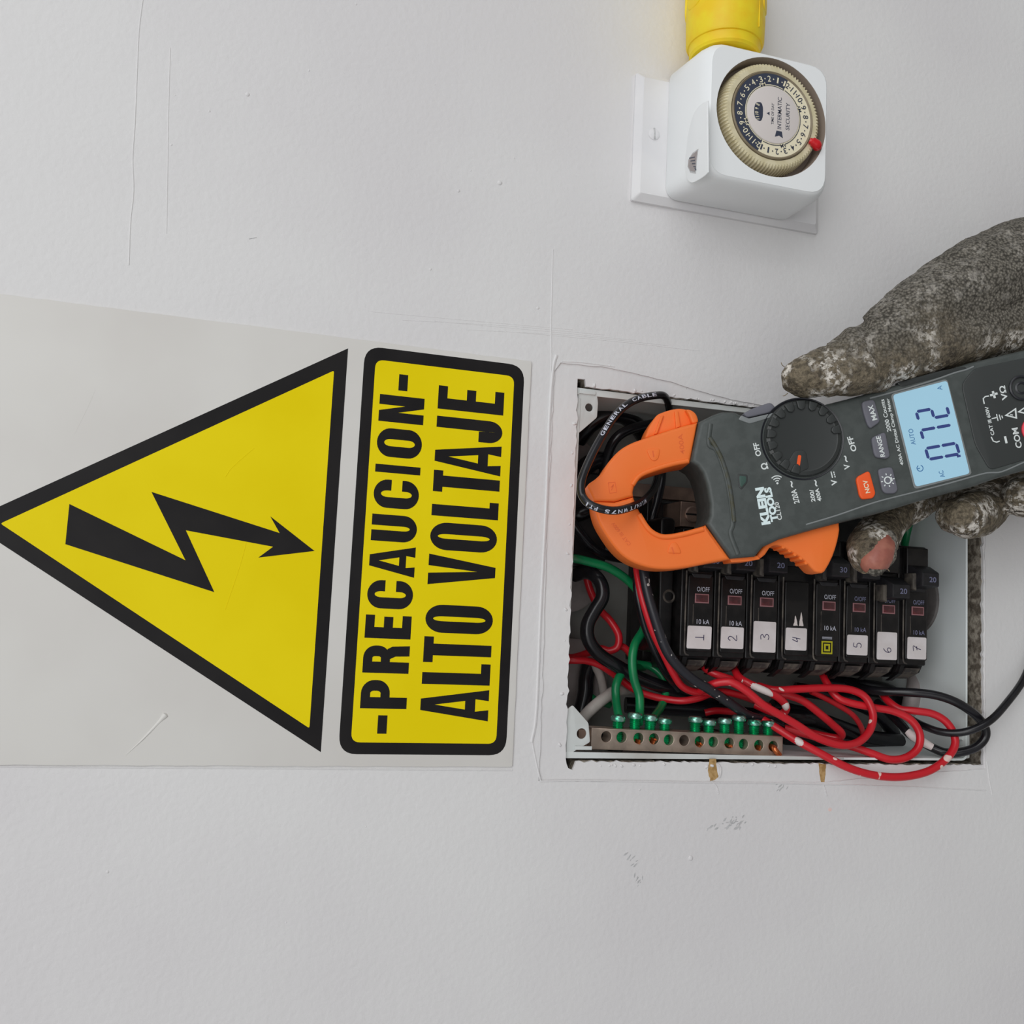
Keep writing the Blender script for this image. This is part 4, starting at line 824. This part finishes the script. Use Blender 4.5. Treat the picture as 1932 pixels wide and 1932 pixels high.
# tabs moulded on the jaws
for pts, bar in (([(1220, 848), (1228, 866), (1236, 870), (1243, 864), (1246, 846)], [(1232, 850), (1234, 862)]), ([(1260, 1043), (1266, 1024), (1275, 1022), (1280, 1028), (1287, 1044)], [(1268, 1032), (1272, 1044)])):
    tb = ext('jaw_tab', [rpoly(m2l(pts), 1.2, 3)], MF, -1.6, -0.75, M['orange'], mt, 0.25)
    polys('tab_bar', [stroke(m2l(bar), .6)], MF, -0.85, -0.7, M['orangedk'], tb)
def mang(u0, v0, u1, v1):
    a, b = m2(u0, v0), m2(u1, v1); return math.degrees(math.atan2(b[1] - a[1], b[0] - a[0]))
def mtxt(s, u0, v0, u1, v1, hpx, extra=1.0):
    """lettering running from (u0,v0) to (u1,v1), hpx tall"""
    a, b = m2(u0, v0), m2(u1, v1); w = math.hypot(b[0] - a[0], b[1] - a[1]); k = w / math.hypot(u1 - u0, v1 - v0)
    return (s, (a[0] + b[0]) / 2, (a[1] + b[1]) / 2, w, hpx * k, math.degrees(math.atan2(b[1] - a[1], b[0] - a[0])))
text('moulded_rating', [mtxt('400A', 1289, 856, 1284, 818, 9), mtxt('CAT III 600V', 1189, 1028, 1156, 986, 7)], MF, -1.1, M['orangedk'], mt, 0.05)
polys('shock_symbol', [stroke(m2l([(1148, 910), (1161, 909), (1164, 928), (1151, 930), (1148, 910)]), .28), stroke(m2l([(1154, 924), (1157, 917), (1153, 919), (1158, 913)]), .35)], MF, -1.2, -1.05, M['orangedk'], mt)
polys('class_symbol', [stroke(m2l([(1150, 955), (1151, 962), (1160, 962), (1159, 955)]), .3), stroke(m2l([(1157, 967), (1168, 966)]), .3)], MF, -1.2, -1.05, M['orangedk'], mt)
# guard above the jaw
gd = ext('finger_guard', [rpoly(m2l([(1216, 828), (1224, 806), (1240, 781), (1262, 773), (1282, 769), (1300, 772), (1312, 782), (1318, 797)], -6), 2.0, 3)], MF, -26, -7, M['orange'], mt, 1.0)
ext('guard_rim', [rpoly(m2l([(1292, 772), (1304, 773), (1314, 781), (1319, 797), (1306, 801), (1300, 784)], -4), 1.5, 3)], MF, -12, -3.5, M['orange'], gd, 1.0)
for p in ([(1234, 820), (1240, 818), (1252, 784), (1247, 785)], [(1275, 808), (1284, 805), (1279, 776), (1273, 777)]):
    ext('guard_rib', [m2l(p, -6)], MF, -8, -5.6, M['orange'], gd, 0.3)
# trigger
tr = ext('trigger', [smo(m2l([(1424, 1053), (1434, 1038), (1450, 1020), (1470, 1008), (1520, 992), (1582, 975)], -5), 2) + smo(m2l([(1584, 1000), (1580, 1022), (1571, 1050), (1556, 1078), (1546, 1081), (1536, 1078), (1524, 1065), (1510, 1052), (1490, 1040), (1474, 1031), (1462, 1029), (1452, 1034), (1444, 1046), (1434, 1054)], -5), 2)], MF, -22, -4.5, M['orange'], mt, 1.2)
ext('trigger_edge', [smo(m2l([(1560, 990), (1582, 984), (1584, 1002), (1578, 1030), (1565, 1058), (1552, 1078)], -4), 2) + smo(m2l([(1545, 1075), (1556, 1045), (1563, 1015)], -4), 2)], MF, -21, -6.0, M['btnor'], tr, 1.0)
for u, v in ((1478, 1032), (1490, 1039), (1500, 1046), (1511, 1053), (1521, 1062)):
    lathe('trigger_rib', [(0, .4), (.8, .3), (1.0, 0), (1.0, -15), (0, -15)], Fr(MF(*m2(u, v, -5), -5), MX, MY, nrm_), M['orange'], tr, 10)
ext('trigger_strip', [m2l([(1376, 1052), (1430, 1048), (1434, 1055), (1412, 1059), (1380, 1061)], -3)], MF, -20, -3.0, M['orange'], mt, 0.4)
# dial
kn = lathe('rotary_well', [(20.4, 0.6), (20.2, 1.0), (19.6, 0.8), (19.5, -0.4), (0, -0.4)], MF, M['jackblack'], mt, 72)
KD = Fr(MF(0, 0, 0), MX, MY, nrm_)
kb = lathe('rotary_knob', [(18.9, -0.2), (18.9, 1.6), (18.2, 2.8), (16.5, 3.4), (15.8, 3.2), (0, 3.0)], KD, M['knob'], mt, 96, 30)
for k in range(13):
    a = math.radians(150 - k * 20); 
    fk = Fr(KD(16.6 * math.cos(a), 16.6 * math.sin(a), 2.2), MX * math.cos(a) + MY * math.sin(a), MY * math.cos(a) - MX * math.sin(a), nrm_)
    ext('grip_lug', [rpoly([(-2.2, -1.7), (1.6, -2.3), (1.6, 2.3), (-2.2, 1.7), (-3.2, 0)], .5, 2)], fk, -2.0, 2.2, M['knob'], kb, 0.5)
ext('pointer_pad', [rpoly(m2l([(1476, 885), (1492, 858), (1496, 853), (1512, 851), (1517, 856), (1522, 885), (1500, 896)]), 1, 2)], MF, 2.7, 3.6, M['knob'], kb, 0.3)
pt = ext('pointer_line', [rpoly(stroke([m2(1504.5, 861), m2(1501.5, 881)], 1.6), .7, 3)], MF, 3.3, 3.75, M['btnor'], kb)
# dial legends
text('dial_legend', [mtxt('OFF', 1431, 861, 1425, 836, 11), mtxt('OFF', 1611, 852, 1602, 824, 11), mtxt('\u03a9', 1443, 886, 1440, 874, 13), mtxt('2/20A', 1503, 950, 1496, 924, 11), mtxt('200/', 1534, 947, 1530, 924, 8), mtxt('400A', 1546, 946, 1540, 922, 8), mtxt('V', 1574, 916, 1572, 905, 11), mtxt('V', 1598, 886, 1596, 876, 11),
                     mtxt('~', 1494, 920, 1492, 908, 5), mtxt('~', 1540, 918, 1537, 906, 5), mtxt('~', 1597, 872, 1593, 860, 5)], MF, 0.62, M['mprint'], mt, 0.28)
polys('dc_symbol', [stroke(m2l([(1570, 902), (1567, 890)]), .5), stroke(m2l([(1575, 901), (1574.2, 898)]), .5), stroke(m2l([(1574, 897), (1573, 894)]), .5), stroke(m2l([(1572.8, 893), (1572, 890)]), .5)], MF, 0.5, 0.66, M['mprint'], mt)
so = m2(1466, 912)
for k in range(3):
    polys('sound_arc', [stroke(arc(so[0], so[1], 1.3 + k * 1.15, 1.3 + k * 1.15, -50, 35, 8), .5)], MF, 0.5, 0.66, M['mprint'], mt)
polys('sound_dot', [circ(*so, .55, 10)], MF, 0.5, 0.66, M['mprint'], mt)
text('maker_lettering', [mtxt('KLEIN', 1445, 990, 1432, 920, 17), mtxt('TOOLS', 1461, 984, 1447, 920, 14)], MF, 0.64, M['logo'], mt, 0.55)
text('model_lettering', [mtxt('CL120', 1471, 981, 1464, 948, 9), mtxt('400A AC Digital Clamp Meter', 1702, 878, 1674, 752, 8), mtxt('22000 Counts'[1:], 1677, 815, 1663, 754, 8)], MF, 0.62, M['mprint'], mt, 0.18)
# buttons
def btn(name, pts, m, wtxt, tu, hp, mm):
    b = ext(name, [rpoly(m2l(pts), 2.0, 4)], MF, 0, 1.9, m, mt, 0.7)
    if wtxt: text('button_lettering', [mtxt(wtxt, *tu, hp)], MF, 1.95, mm, b, 0.22)
    return b
btn('max_button', [(1623, 759), (1647, 754), (1659, 797), (1640, 810), (1634, 803), (1626, 778)], M['btn'], 'MAX', (1648, 794, 1639, 766), 10, M['mprint'])
btn('range_button', [(1641, 827), (1668, 815), (1677, 862), (1670, 867), (1650, 864), (1646, 856)], M['btn'], 'RANGE', (1663, 863, 1654, 824), 9, M['mprint'])
btn('light_button', [(1653, 886), (1681, 881), (1692, 925), (1686, 932), (1668, 932), (1662, 926)], M['btn'], None, None, 0, None)
lb = mt.children[-1]
lc = m2(1672, 907)
polys('lamp_symbol', [[circ(*lc, 1.9, 18), circ(*lc, 1.3, 18)]] + [stroke([(lc[0] + 2.5 * math.cos(a), lc[1] + 2.5 * math.sin(a)), (lc[0] + 3.4 * math.cos(a), lc[1] + 3.4 * math.sin(a))], .5) for a in [k * math.pi / 4 for k in range(8)]] + [stroke([(lc[0] - 1, lc[1] - 2.0), (lc[0] + 1, lc[1] - 2.0)], .5)], MF, 1.85, 2.0, M['mprint'], lb)
btn('ncv_button', [(1612, 902), (1638, 888), (1650, 932), (1645, 941), (1624, 943), (1619, 936)], M['btnor'], 'NCV', (1635, 931, 1629, 907), 9, M['creamface'])
# display
dp = ext('display_frame', [rpoly(m2l([(1679, 744), (1786, 715), (1833, 896), (1724, 924)]), 2.0, 4)], MF, 0.2, 0.9, M['trimgloss'], mt, 0.3)
ext('display_screen', [rpoly(m2l([(1683, 746), (1785, 719), (1828, 894), (1726, 919)]), 1.6, 4)], MF, 0.7, 1.05, M['lcd'], dp)
def seg7(ch, o, w, h, t=1.5, slant=0.06):
    S = {'0': 'abcdef', '7': 'abc', '2': 'abged'}[ch]; g = .25; out = []
    P = {'a': ((0, h), (w, h)), 'b': ((w, h), (w, h / 2)), 'c': ((w, h / 2), (w, 0)), 'd': ((0, 0), (w, 0)), 'e': ((0, h / 2), (0, 0)), 'f': ((0, h), (0, h / 2)), 'g': ((0, h / 2), (w, h / 2))}
    for s in S:
        a, b = Vector(P[s][0]), Vector(P[s][1]); d = (b - a).normalized(); n = Vector((-d.y, d.x)) * t / 2; a += d * g; b -= d * g
        poly = [a, a + d * t * .45 + n, b - d * t * .45 + n, b, b - d * t * .45 - n, a + d * t * .45 - n]
        out.append([(o[0] + p.x + p.y * slant, o[1] + p.y) for p in poly])
    return out
DFm = MF
dh = abs(m2(1744, 862)[1] - m2(1805, 850)[1]) * 0.94
S_ = []
for ch, (u, v), wpx in (('0', (1808, 857), 22), ('7', (1798, 820), 19), ('2', (1789, 784), 18)):
    o = m2(u, v); S_ += seg7(ch, o, wpx / 4.0, dh)
S_.append([(x, y) for x, y in m2l([(1804, 864), (1811, 862.5), (1810, 858.5), (1803, 860)])])
polys('display_digits', S_, MF, 1.0, 1.1, M['lcdink'], dp)
text('display_symbols', [mtxt('AUTO', 1722, 840, 1716, 810, 9), mtxt('A', 1772, 737, 1770, 729, 9), mtxt('AC', 1777, 901, 1773, 889, 9)], MF, 1.1, M['lcdink2'], dp, 0.05)
cc_ = m2(1734, 884)
polys('display_clock', [stroke(arc(*cc_, 1.5, 1.5, 20, 330, 16), .4), stroke([cc_, (cc_[0], cc_[1] + 1.2)], .4)], MF, 1.0, 1.12, M['lcdink2'], dp)
# jacks
for u, v, m, nm in ((1925, 733, 'jackblack', 'black_jack'), (1949, 812, 'jackred', 'red_jack')):
    jf = Fr(MF(*m2(u, v), 0.9), MX, MY, nrm_)
    j = lathe(nm, [(6.3, -0.4), (6.3, 0.9), (5.7, 1.3), (5.2, 1.0), (4.8, -3), (3.0, -3)], jf, M[m], mt, 40)
    lathe('jack_core', [(3.2, -3), (3.2, 0.2), (2.4, 0.6), (2.0, 0.2), (1.9, -3), (0, -3)], jf, M[m], j, 30)
text('jack_legend', [mtxt('COM', 1921, 846, 1912, 808, 12), mtxt('V\u03a9', 1894, 756, 1888, 729, 12), mtxt('CAT III 600V', 1871, 822, 1859, 768, 7)], MF, 1.08, M['mprint'], mt, 0.25)
tri_ = m2l([(1915, 770), (1917, 791), (1893, 785)])
cen = (sum(p[0] for p in tri_) / 3, sum(p[1] for p in tri_) / 3)
def scl(p, k): return [(cen[0] + (x - cen[0]) * k, cen[1] + (y - cen[1]) * k) for x, y in p]
tri2 = [(x + m2(1940, 778)[0] - m2(1915, 785)[0], y + m2(1938, 775)[1] - m2(1915, 785)[1]) for x, y in tri_]
cen2 = (sum(p[0] for p in tri2) / 3, sum(p[1] for p in tri2) / 3)
polys('jack_symbols', [[tri_, scl(tri_, .62)], stroke([m2(1909, 784), m2(1904, 783)], .5), [tri2, [(cen2[0] + (x - cen2[0]) * .62, cen2[1] + (y - cen2[1]) * .62) for x, y in tri2]],
      stroke(m2l([(1869, 791), (1880, 788)]), .5), stroke(m2l([(1878, 782), (1881, 795)]), .5), stroke(m2l([(1883, 783), (1886, 793)]), .5), stroke(m2l([(1888, 785), (1889.5, 790)]), .5),
      stroke(m2l([(1868, 825), (1872, 833), (1878, 835), (1884, 833)]), .6), stroke(m2l([(1855, 763), (1853, 753), (1857, 749), (1864, 748)]), .6),
      stroke(m2l([(1894, 824), (1897, 837)]), 1.1), stroke(m2l([(1866, 747), (1880, 743)]), 1.1), stroke(m2l([(1871, 739), (1875, 752)]), 1.1)], MF, 1.0, 1.1, M['mprint'], mt)
# ------------------------------------------------------------------ gloved hand
def mplane_h(u, v): return -onm(u, v).y * 1000
def chain(pts):
    """(u, v, h, r mm) -> world spheres along a smooth path"""
    P = [Vector((*at(u, v, h), r)) for u, v, h, r in pts]
    out = []
    for i in range(len(P) - 1):
        p0 = P[max(0, i - 1)]; p1 = P[i]; p2 = P[i + 1]; p3 = P[min(len(P) - 1, i + 2)]
        n = max(3, int((p2.xyz - p1.xyz).length / (0.0022)))
        for k in range(n):
            t = k / n
            out.append(0.5 * ((2 * p1) + (p2 - p0) * t + (2 * p0 - 5 * p1 + 4 * p2 - p3) * t * t + (3 * p1 - p0 - 3 * p2 + p3) * t ** 3))
    out.append(P[-1]); return out
CH = {
 'thumb': [(1500, 713, 53, 6.5), (1512, 711, 54, 9.4), (1532, 708, 55, 11.4), (1565, 697, 56, 12.6), (1600, 684, 57, 14.0), (1622, 674, 58, 14.4), (1650, 658, 58, 14.8), (1690, 628, 58, 18.0), (1740, 594, 58, 20.6), (1800, 560, 58, 23.0), (1860, 535, 58, 25.5), (1930, 512, 56, 28.0), (2010, 495, 54, 29.5)],
 'side': [(1556, 712, 60, 10.5), (1620, 702, 62, 11.5), (1680, 682, 63, 12)],
 'heel': [(1700, 672, 63, 12.5), (1780, 647, 64, 14), (1860, 622, 62, 16), (1940, 598, 56, 19), (2020, 582, 48, 22)],
 'wrist': [(2010, 500, 52, 29), (2100, 490, 48, 30), (2220, 470, 46, 29), (2380, 440, 46, 30), (2560, 405, 46, 33), (2760, 365, 46, 36)],
 'wrist2': [(2020, 590, 46, 24), (2120, 575, 44, 26), (2240, 545, 44, 26), (2400, 505, 44, 28), (2560, 465, 44, 31), (2760, 425, 44, 34)],
 'palm_a': [(2020, 560, 42, 22), (1990, 650, 34, 17), (1965, 730, 30, 13), (1945, 790, 28, 12)],
 'palm_b': [(2060, 560, 40, 22), (2050, 660, 33, 17), (2030, 740, 29, 13), (2010, 800, 27, 12)],
 'palm_c': [(2120, 560, 38, 22), (2120, 670, 32, 17), (2100, 750, 29, 13), (2080, 810, 27, 11.5)],
 'palm_d': [(2170, 560, 38, 20), (2180, 670, 32, 16), (2170, 750, 29, 12), (2150, 810, 27, 10.5)],
 'web': [(1960, 560, 44, 22), (1952, 640, 32, 15), (1940, 720, 29, 13)],
 'index': [(1945, 790, 28, 12), (1880, 850, 26, 11), (1800, 905, 24, 10.8), (1730, 945, 24, 10.5), (1690, 970, 27, 10.3), (1664, 998, 33, 11.2), (1650, 1020, 40, 12.2), (1643, 1036, 46, 12.2), (1641, 1046, 50, 10.5)],
 'middle': [(2010, 800, 27, 12), (1960, 850, 24, 11), (1915, 900, 24, 11), (1880, 938, 28, 11.5), (1852, 962, 38, 12.5), (1834, 972, 49, 12.8), (1822, 974, 56, 11.2), (1816, 974, 59, 9.0)],
 'middle_tip': [(1800, 974, 52, 9.5), (1822, 974, 56, 10.2), (1846, 972, 52, 10)],
 'ring': [(2080, 810, 27, 11.5), (2040, 850, 24, 11), (2000, 890, 25, 11), (1965, 922, 32, 11.8), (1944, 934, 44, 12.4), (1932, 936, 54, 11.2), (1926, 935, 58, 9)],
 'pinky': [(2150, 810, 27, 10.5), (2120, 840, 25, 10), (2085, 870, 27, 10), (2060, 893, 34, 10), (2044, 904, 44, 10.2), (2034, 906, 52, 8.8)],
}
import itertools
def ico(sub_=2):
    bm = bmesh.new(); bmesh.ops.create_icosphere(bm, subdivisions=sub_, radius=1.0)
    vv = [v.co.copy() for v in bm.verts]; ff = [[v.index for v in f.verts] for f in bm.faces]; bm.free(); return vv, ff
IV, IF = ico(2)
V, Fc = [], []
for nm, pts in CH.items():
    for s in chain(pts):
        o = len(V); r = s[3] * .001
        V += [Vector(s[:3]) + v * r for v in IV]; Fc += [[i + o for i in f] for f in IF]
me = bpy.data.meshes.new('gloved_hand'); me.from_pydata(V, [], Fc)
ob = bpy.data.objects.new('gloved_hand', me); COL.objects.link(ob)
md = ob.modifiers.new('r', 'REMESH'); md.mode = 'VOXEL'; md.voxel_size = 0.0011
ms = ob.modifiers.new('s', 'SMOOTH'); ms.factor = 0.5; ms.iterations = 9
dg = bpy.context.evaluated_depsgraph_get()
hm = bpy.data.meshes.new_from_object(ob.evaluated_get(dg))
COL.objects.unlink(ob); bpy.data.objects.remove(ob); bpy.data.meshes.remove(me)
# wrinkles and loose cloth: displace along the normals; coating mask per vertex
npts = len(hm.vertices)
def proj(P):
    w = np.array([(Z0 / 1000 - P.z) * 1000, -P.x * 1000, P.y * 1000]) - CC
    c = CR @ w; return 966 + CAMF * c[0] / c[2], 966 + CAMF * c[1] / c[2]
coat = []
co = [v.co.copy() for v in hm.vertices]; no = [v.normal.copy() for v in hm.vertices]
# folds across the thumb at the joint
F1a, F1b = at(1628, 640, 66), at(1700, 720, 66)
for i in range(npts):
    P = co[i]; n = no[i]
    d = 0.0011 * (mnoise.noise(P * 55) ) + 0.0007 * mnoise.noise(P * 130 + Vector((3, 1, 7)))
    d += 0.00035 * mnoise.noise(P * 420)
    u, v = proj(P)
    # crease rings near the thumb joint and fingertip seam
    t = (u - 1622) * .86 - (v - 650) * .5
    if 600 < v < 760 and 1480 < u < 1760: d += 0.0014 * math.exp(-((t + 5) / 16) ** 2) - 0.0016 * math.exp(-((t - 24) / 12) ** 2) + 0.0008 * math.exp(-((t - 52) / 15) ** 2)
    if u < 1560 and v < 760: d -= 0.0010 * math.exp(-((u - 1556) / 9) ** 2)
    hm.vertices[i].co = P + n * d
    k = 1.0
    if v < 800:      # back of the thumb is bare knit, the side against the meter is coated
        edge = 655 - (u - 1600) * 0.10 if u > 1600 else 640
        k = 1 / (1 + math.exp(-((v - edge) + 70 * mnoise.noise(P * 40)) / 22))
    coat.append(k)
hm.attributes.new('coating', 'FLOAT', 'POINT').data.foreach_set('value', coat)
org = at(1980, 600, 50)
for v in hm.vertices: v.co -= org
hm.shade_smooth()
# glove material: grey knit under a worn, paint-stained coating
gm = bpy.data.materials.new('worn_work_glove'); gm.use_nodes = True
nt = gm.node_tree; n = nt.nodes; L = nt.links; b = n['Principled BSDF']
tc = n.new('ShaderNodeTexCoord')
def noise(sc, det=4, rough=.6):
    x = n.new('ShaderNodeTexNoise'); x.inputs['Scale'].default_value = sc; x.inputs['Detail'].default_value = det; x.inputs['Roughness'].default_value = rough
    L.new(tc.outputs['Object'], x.inputs['Vector']); return x
def ramp(src, stops):
    r = n.new('ShaderNodeValToRGB'); e = r.color_ramp.elements
    while len(e) < len(stops): e.new(0.5)
    for el, (p, c) in zip(e, stops): el.position = p; el.color = [min(.95, q * 1.2) for q in lin(c)] + [1] if len(c) == 3 else c
    L.new(src, r.inputs['Fac']); return r
def mixc(f, a, bb):
    m = n.new('ShaderNodeMix'); m.data_type = 'RGBA'; L.new(f, m.inputs[0]); L.new(a, m.inputs[6]); L.new(bb, m.inputs[7]); return m.outputs[2]
def math_(op, a, b_):
    m = n.new('ShaderNodeMath'); m.operation = op; m.use_clamp = True
    for i, s in enumerate((a, b_)):
        if isinstance(s, (int, float)): m.inputs[i].default_value = s
        else: L.new(s, m.inputs[i])
    return m.outputs[0]
at_ = n.new('ShaderNodeAttribute'); at_.attribute_name = 'coating'
vor = n.new('ShaderNodeTexVoronoi'); vor.inputs['Scale'].default_value = 760; L.new(tc.outputs['Object'], vor.inputs['Vector'])
knit = ramp(vor.outputs['Distance'], [(0.15, (128, 123, 113)), (0.75, (62, 59, 53))])
dirt = ramp(noise(55).outputs['Fac'], [(0.35, (76, 69, 57)), (0.5, (108, 99, 82)), (0.66, (56, 49, 42))])
fine = ramp(noise(420, 3).outputs['Fac'], [(0.42, (52, 46, 40)), (0.56, (140, 128, 108))])
coatc = n.new('ShaderNodeMix'); coatc.data_type = 'RGBA'; coatc.inputs[0].default_value = .38
L.new(dirt.outputs['Color'], coatc.inputs[6]); L.new(fine.outputs['Color'], coatc.inputs[7])
base = mixc(at_.outputs['Fac'], knit.outputs['Color'], coatc.outputs[2])
W1 = (1, 1, 1, 1); B1 = (0, 0, 0, 1)
pat = ramp(noise(58, 2).outputs['Fac'], [(0.48, B1), (0.58, W1)]); flk = ramp(noise(330, 4, .7).outputs['Fac'], [(0.46, B1), (0.54, W1)])
msk = math_('MULTIPLY', pat.outputs['Color'], flk.outputs['Color'])
msk = math_('MULTIPLY', msk, math_('ADD', math_('MULTIPLY', at_.outputs['Fac'], .8), .25))
wh = n.new('ShaderNodeRGB'); wh.outputs[0].default_value = lin((226, 220, 210)) + [1]
L.new(mixc(msk, base, wh.outputs[0]), b.inputs['Base Color'])
b.inputs['Roughness'].default_value = .78; b.inputs['Specular IOR Level'].default_value = .3
hsum = n.new('ShaderNodeMath'); hsum.operation = 'ADD'; L.new(vor.outputs['Distance'], hsum.inputs[0]); L.new(flk.outputs['Color'], hsum.inputs[1])
bp = n.new('ShaderNodeBump'); bp.inputs['Strength'].default_value = .6; bp.inputs['Distance'].default_value = .0007
L.new(hsum.outputs[0], bp.inputs['Height']); L.new(bp.outputs['Normal'], b.inputs['Normal'])
hm.name = 'gloved_hand'; hm.materials.clear()
hand = link('gloved_hand', hm, gm, None, org)
tag(hand, 'right hand in a worn grey work glove with white paint stains holding the meter', 'hand')
# bare fingertip showing through the torn index finger of the glove
ft = chain([(1652, 1022, 44, 8.5), (1656, 1034, 49.5, 9.0), (1653, 1048, 53, 8.6), (1648, 1058, 54.5, 7.2)])
V, Fc = [], []
for s in ft:
    o = len(V); V += [Vector(s[:3]) + v * s[3] * .001 for v in IV]; Fc += [[i + o for i in f] for f in IF]
me = bpy.data.meshes.new('f'); me.from_pydata(V, [], Fc); ob = bpy.data.objects.new('f', me); COL.objects.link(ob)
md = ob.modifiers.new('r', 'REMESH'); md.mode = 'VOXEL'; md.voxel_size = 0.0008
ms = ob.modifiers.new('s', 'SMOOTH'); ms.iterations = 6
dg = bpy.context.evaluated_depsgraph_get(); fm = bpy.data.meshes.new_from_object(ob.evaluated_get(dg))
COL.objects.unlink(ob); bpy.data.objects.remove(ob); bpy.data.meshes.remove(me)
for v in fm.vertices: v.co -= org
fm.shade_smooth(); fm.materials.clear(); fm.name = 'bare_fingertip'
fo = link('bare_fingertip', fm, M['skin'], hand); fo['label'] = 'bare skin of the fingertip'
# torn rim around it
rim = [(1672, 1004, 52), (1684, 1022, 54), (1682, 1044, 56), (1672, 1064, 57), (1655, 1076, 57), (1638, 1075, 56)]
tube('torn_rim', [at(*p) for p in rim], lambda t: 2.4 + .5 * math.sin(t * 17), gm, hand, 10, 6)
for p in ([(1480, 692, 56), (1476, 689, 57), (1474, 684, 57)], [(1486, 742, 56), (1481, 746, 57), (1477, 747, 57)], [(1640, 1078, 57), (1632, 1082, 58), (1626, 1081, 58)], [(1660, 1078, 57), (1664, 1084, 58)], [(1672, 1070, 57), (1678, 1078, 58)]):
    tube('loose_thread', [at(*q) for q in p], 0.22, M['olive'], hand, 5, 3)
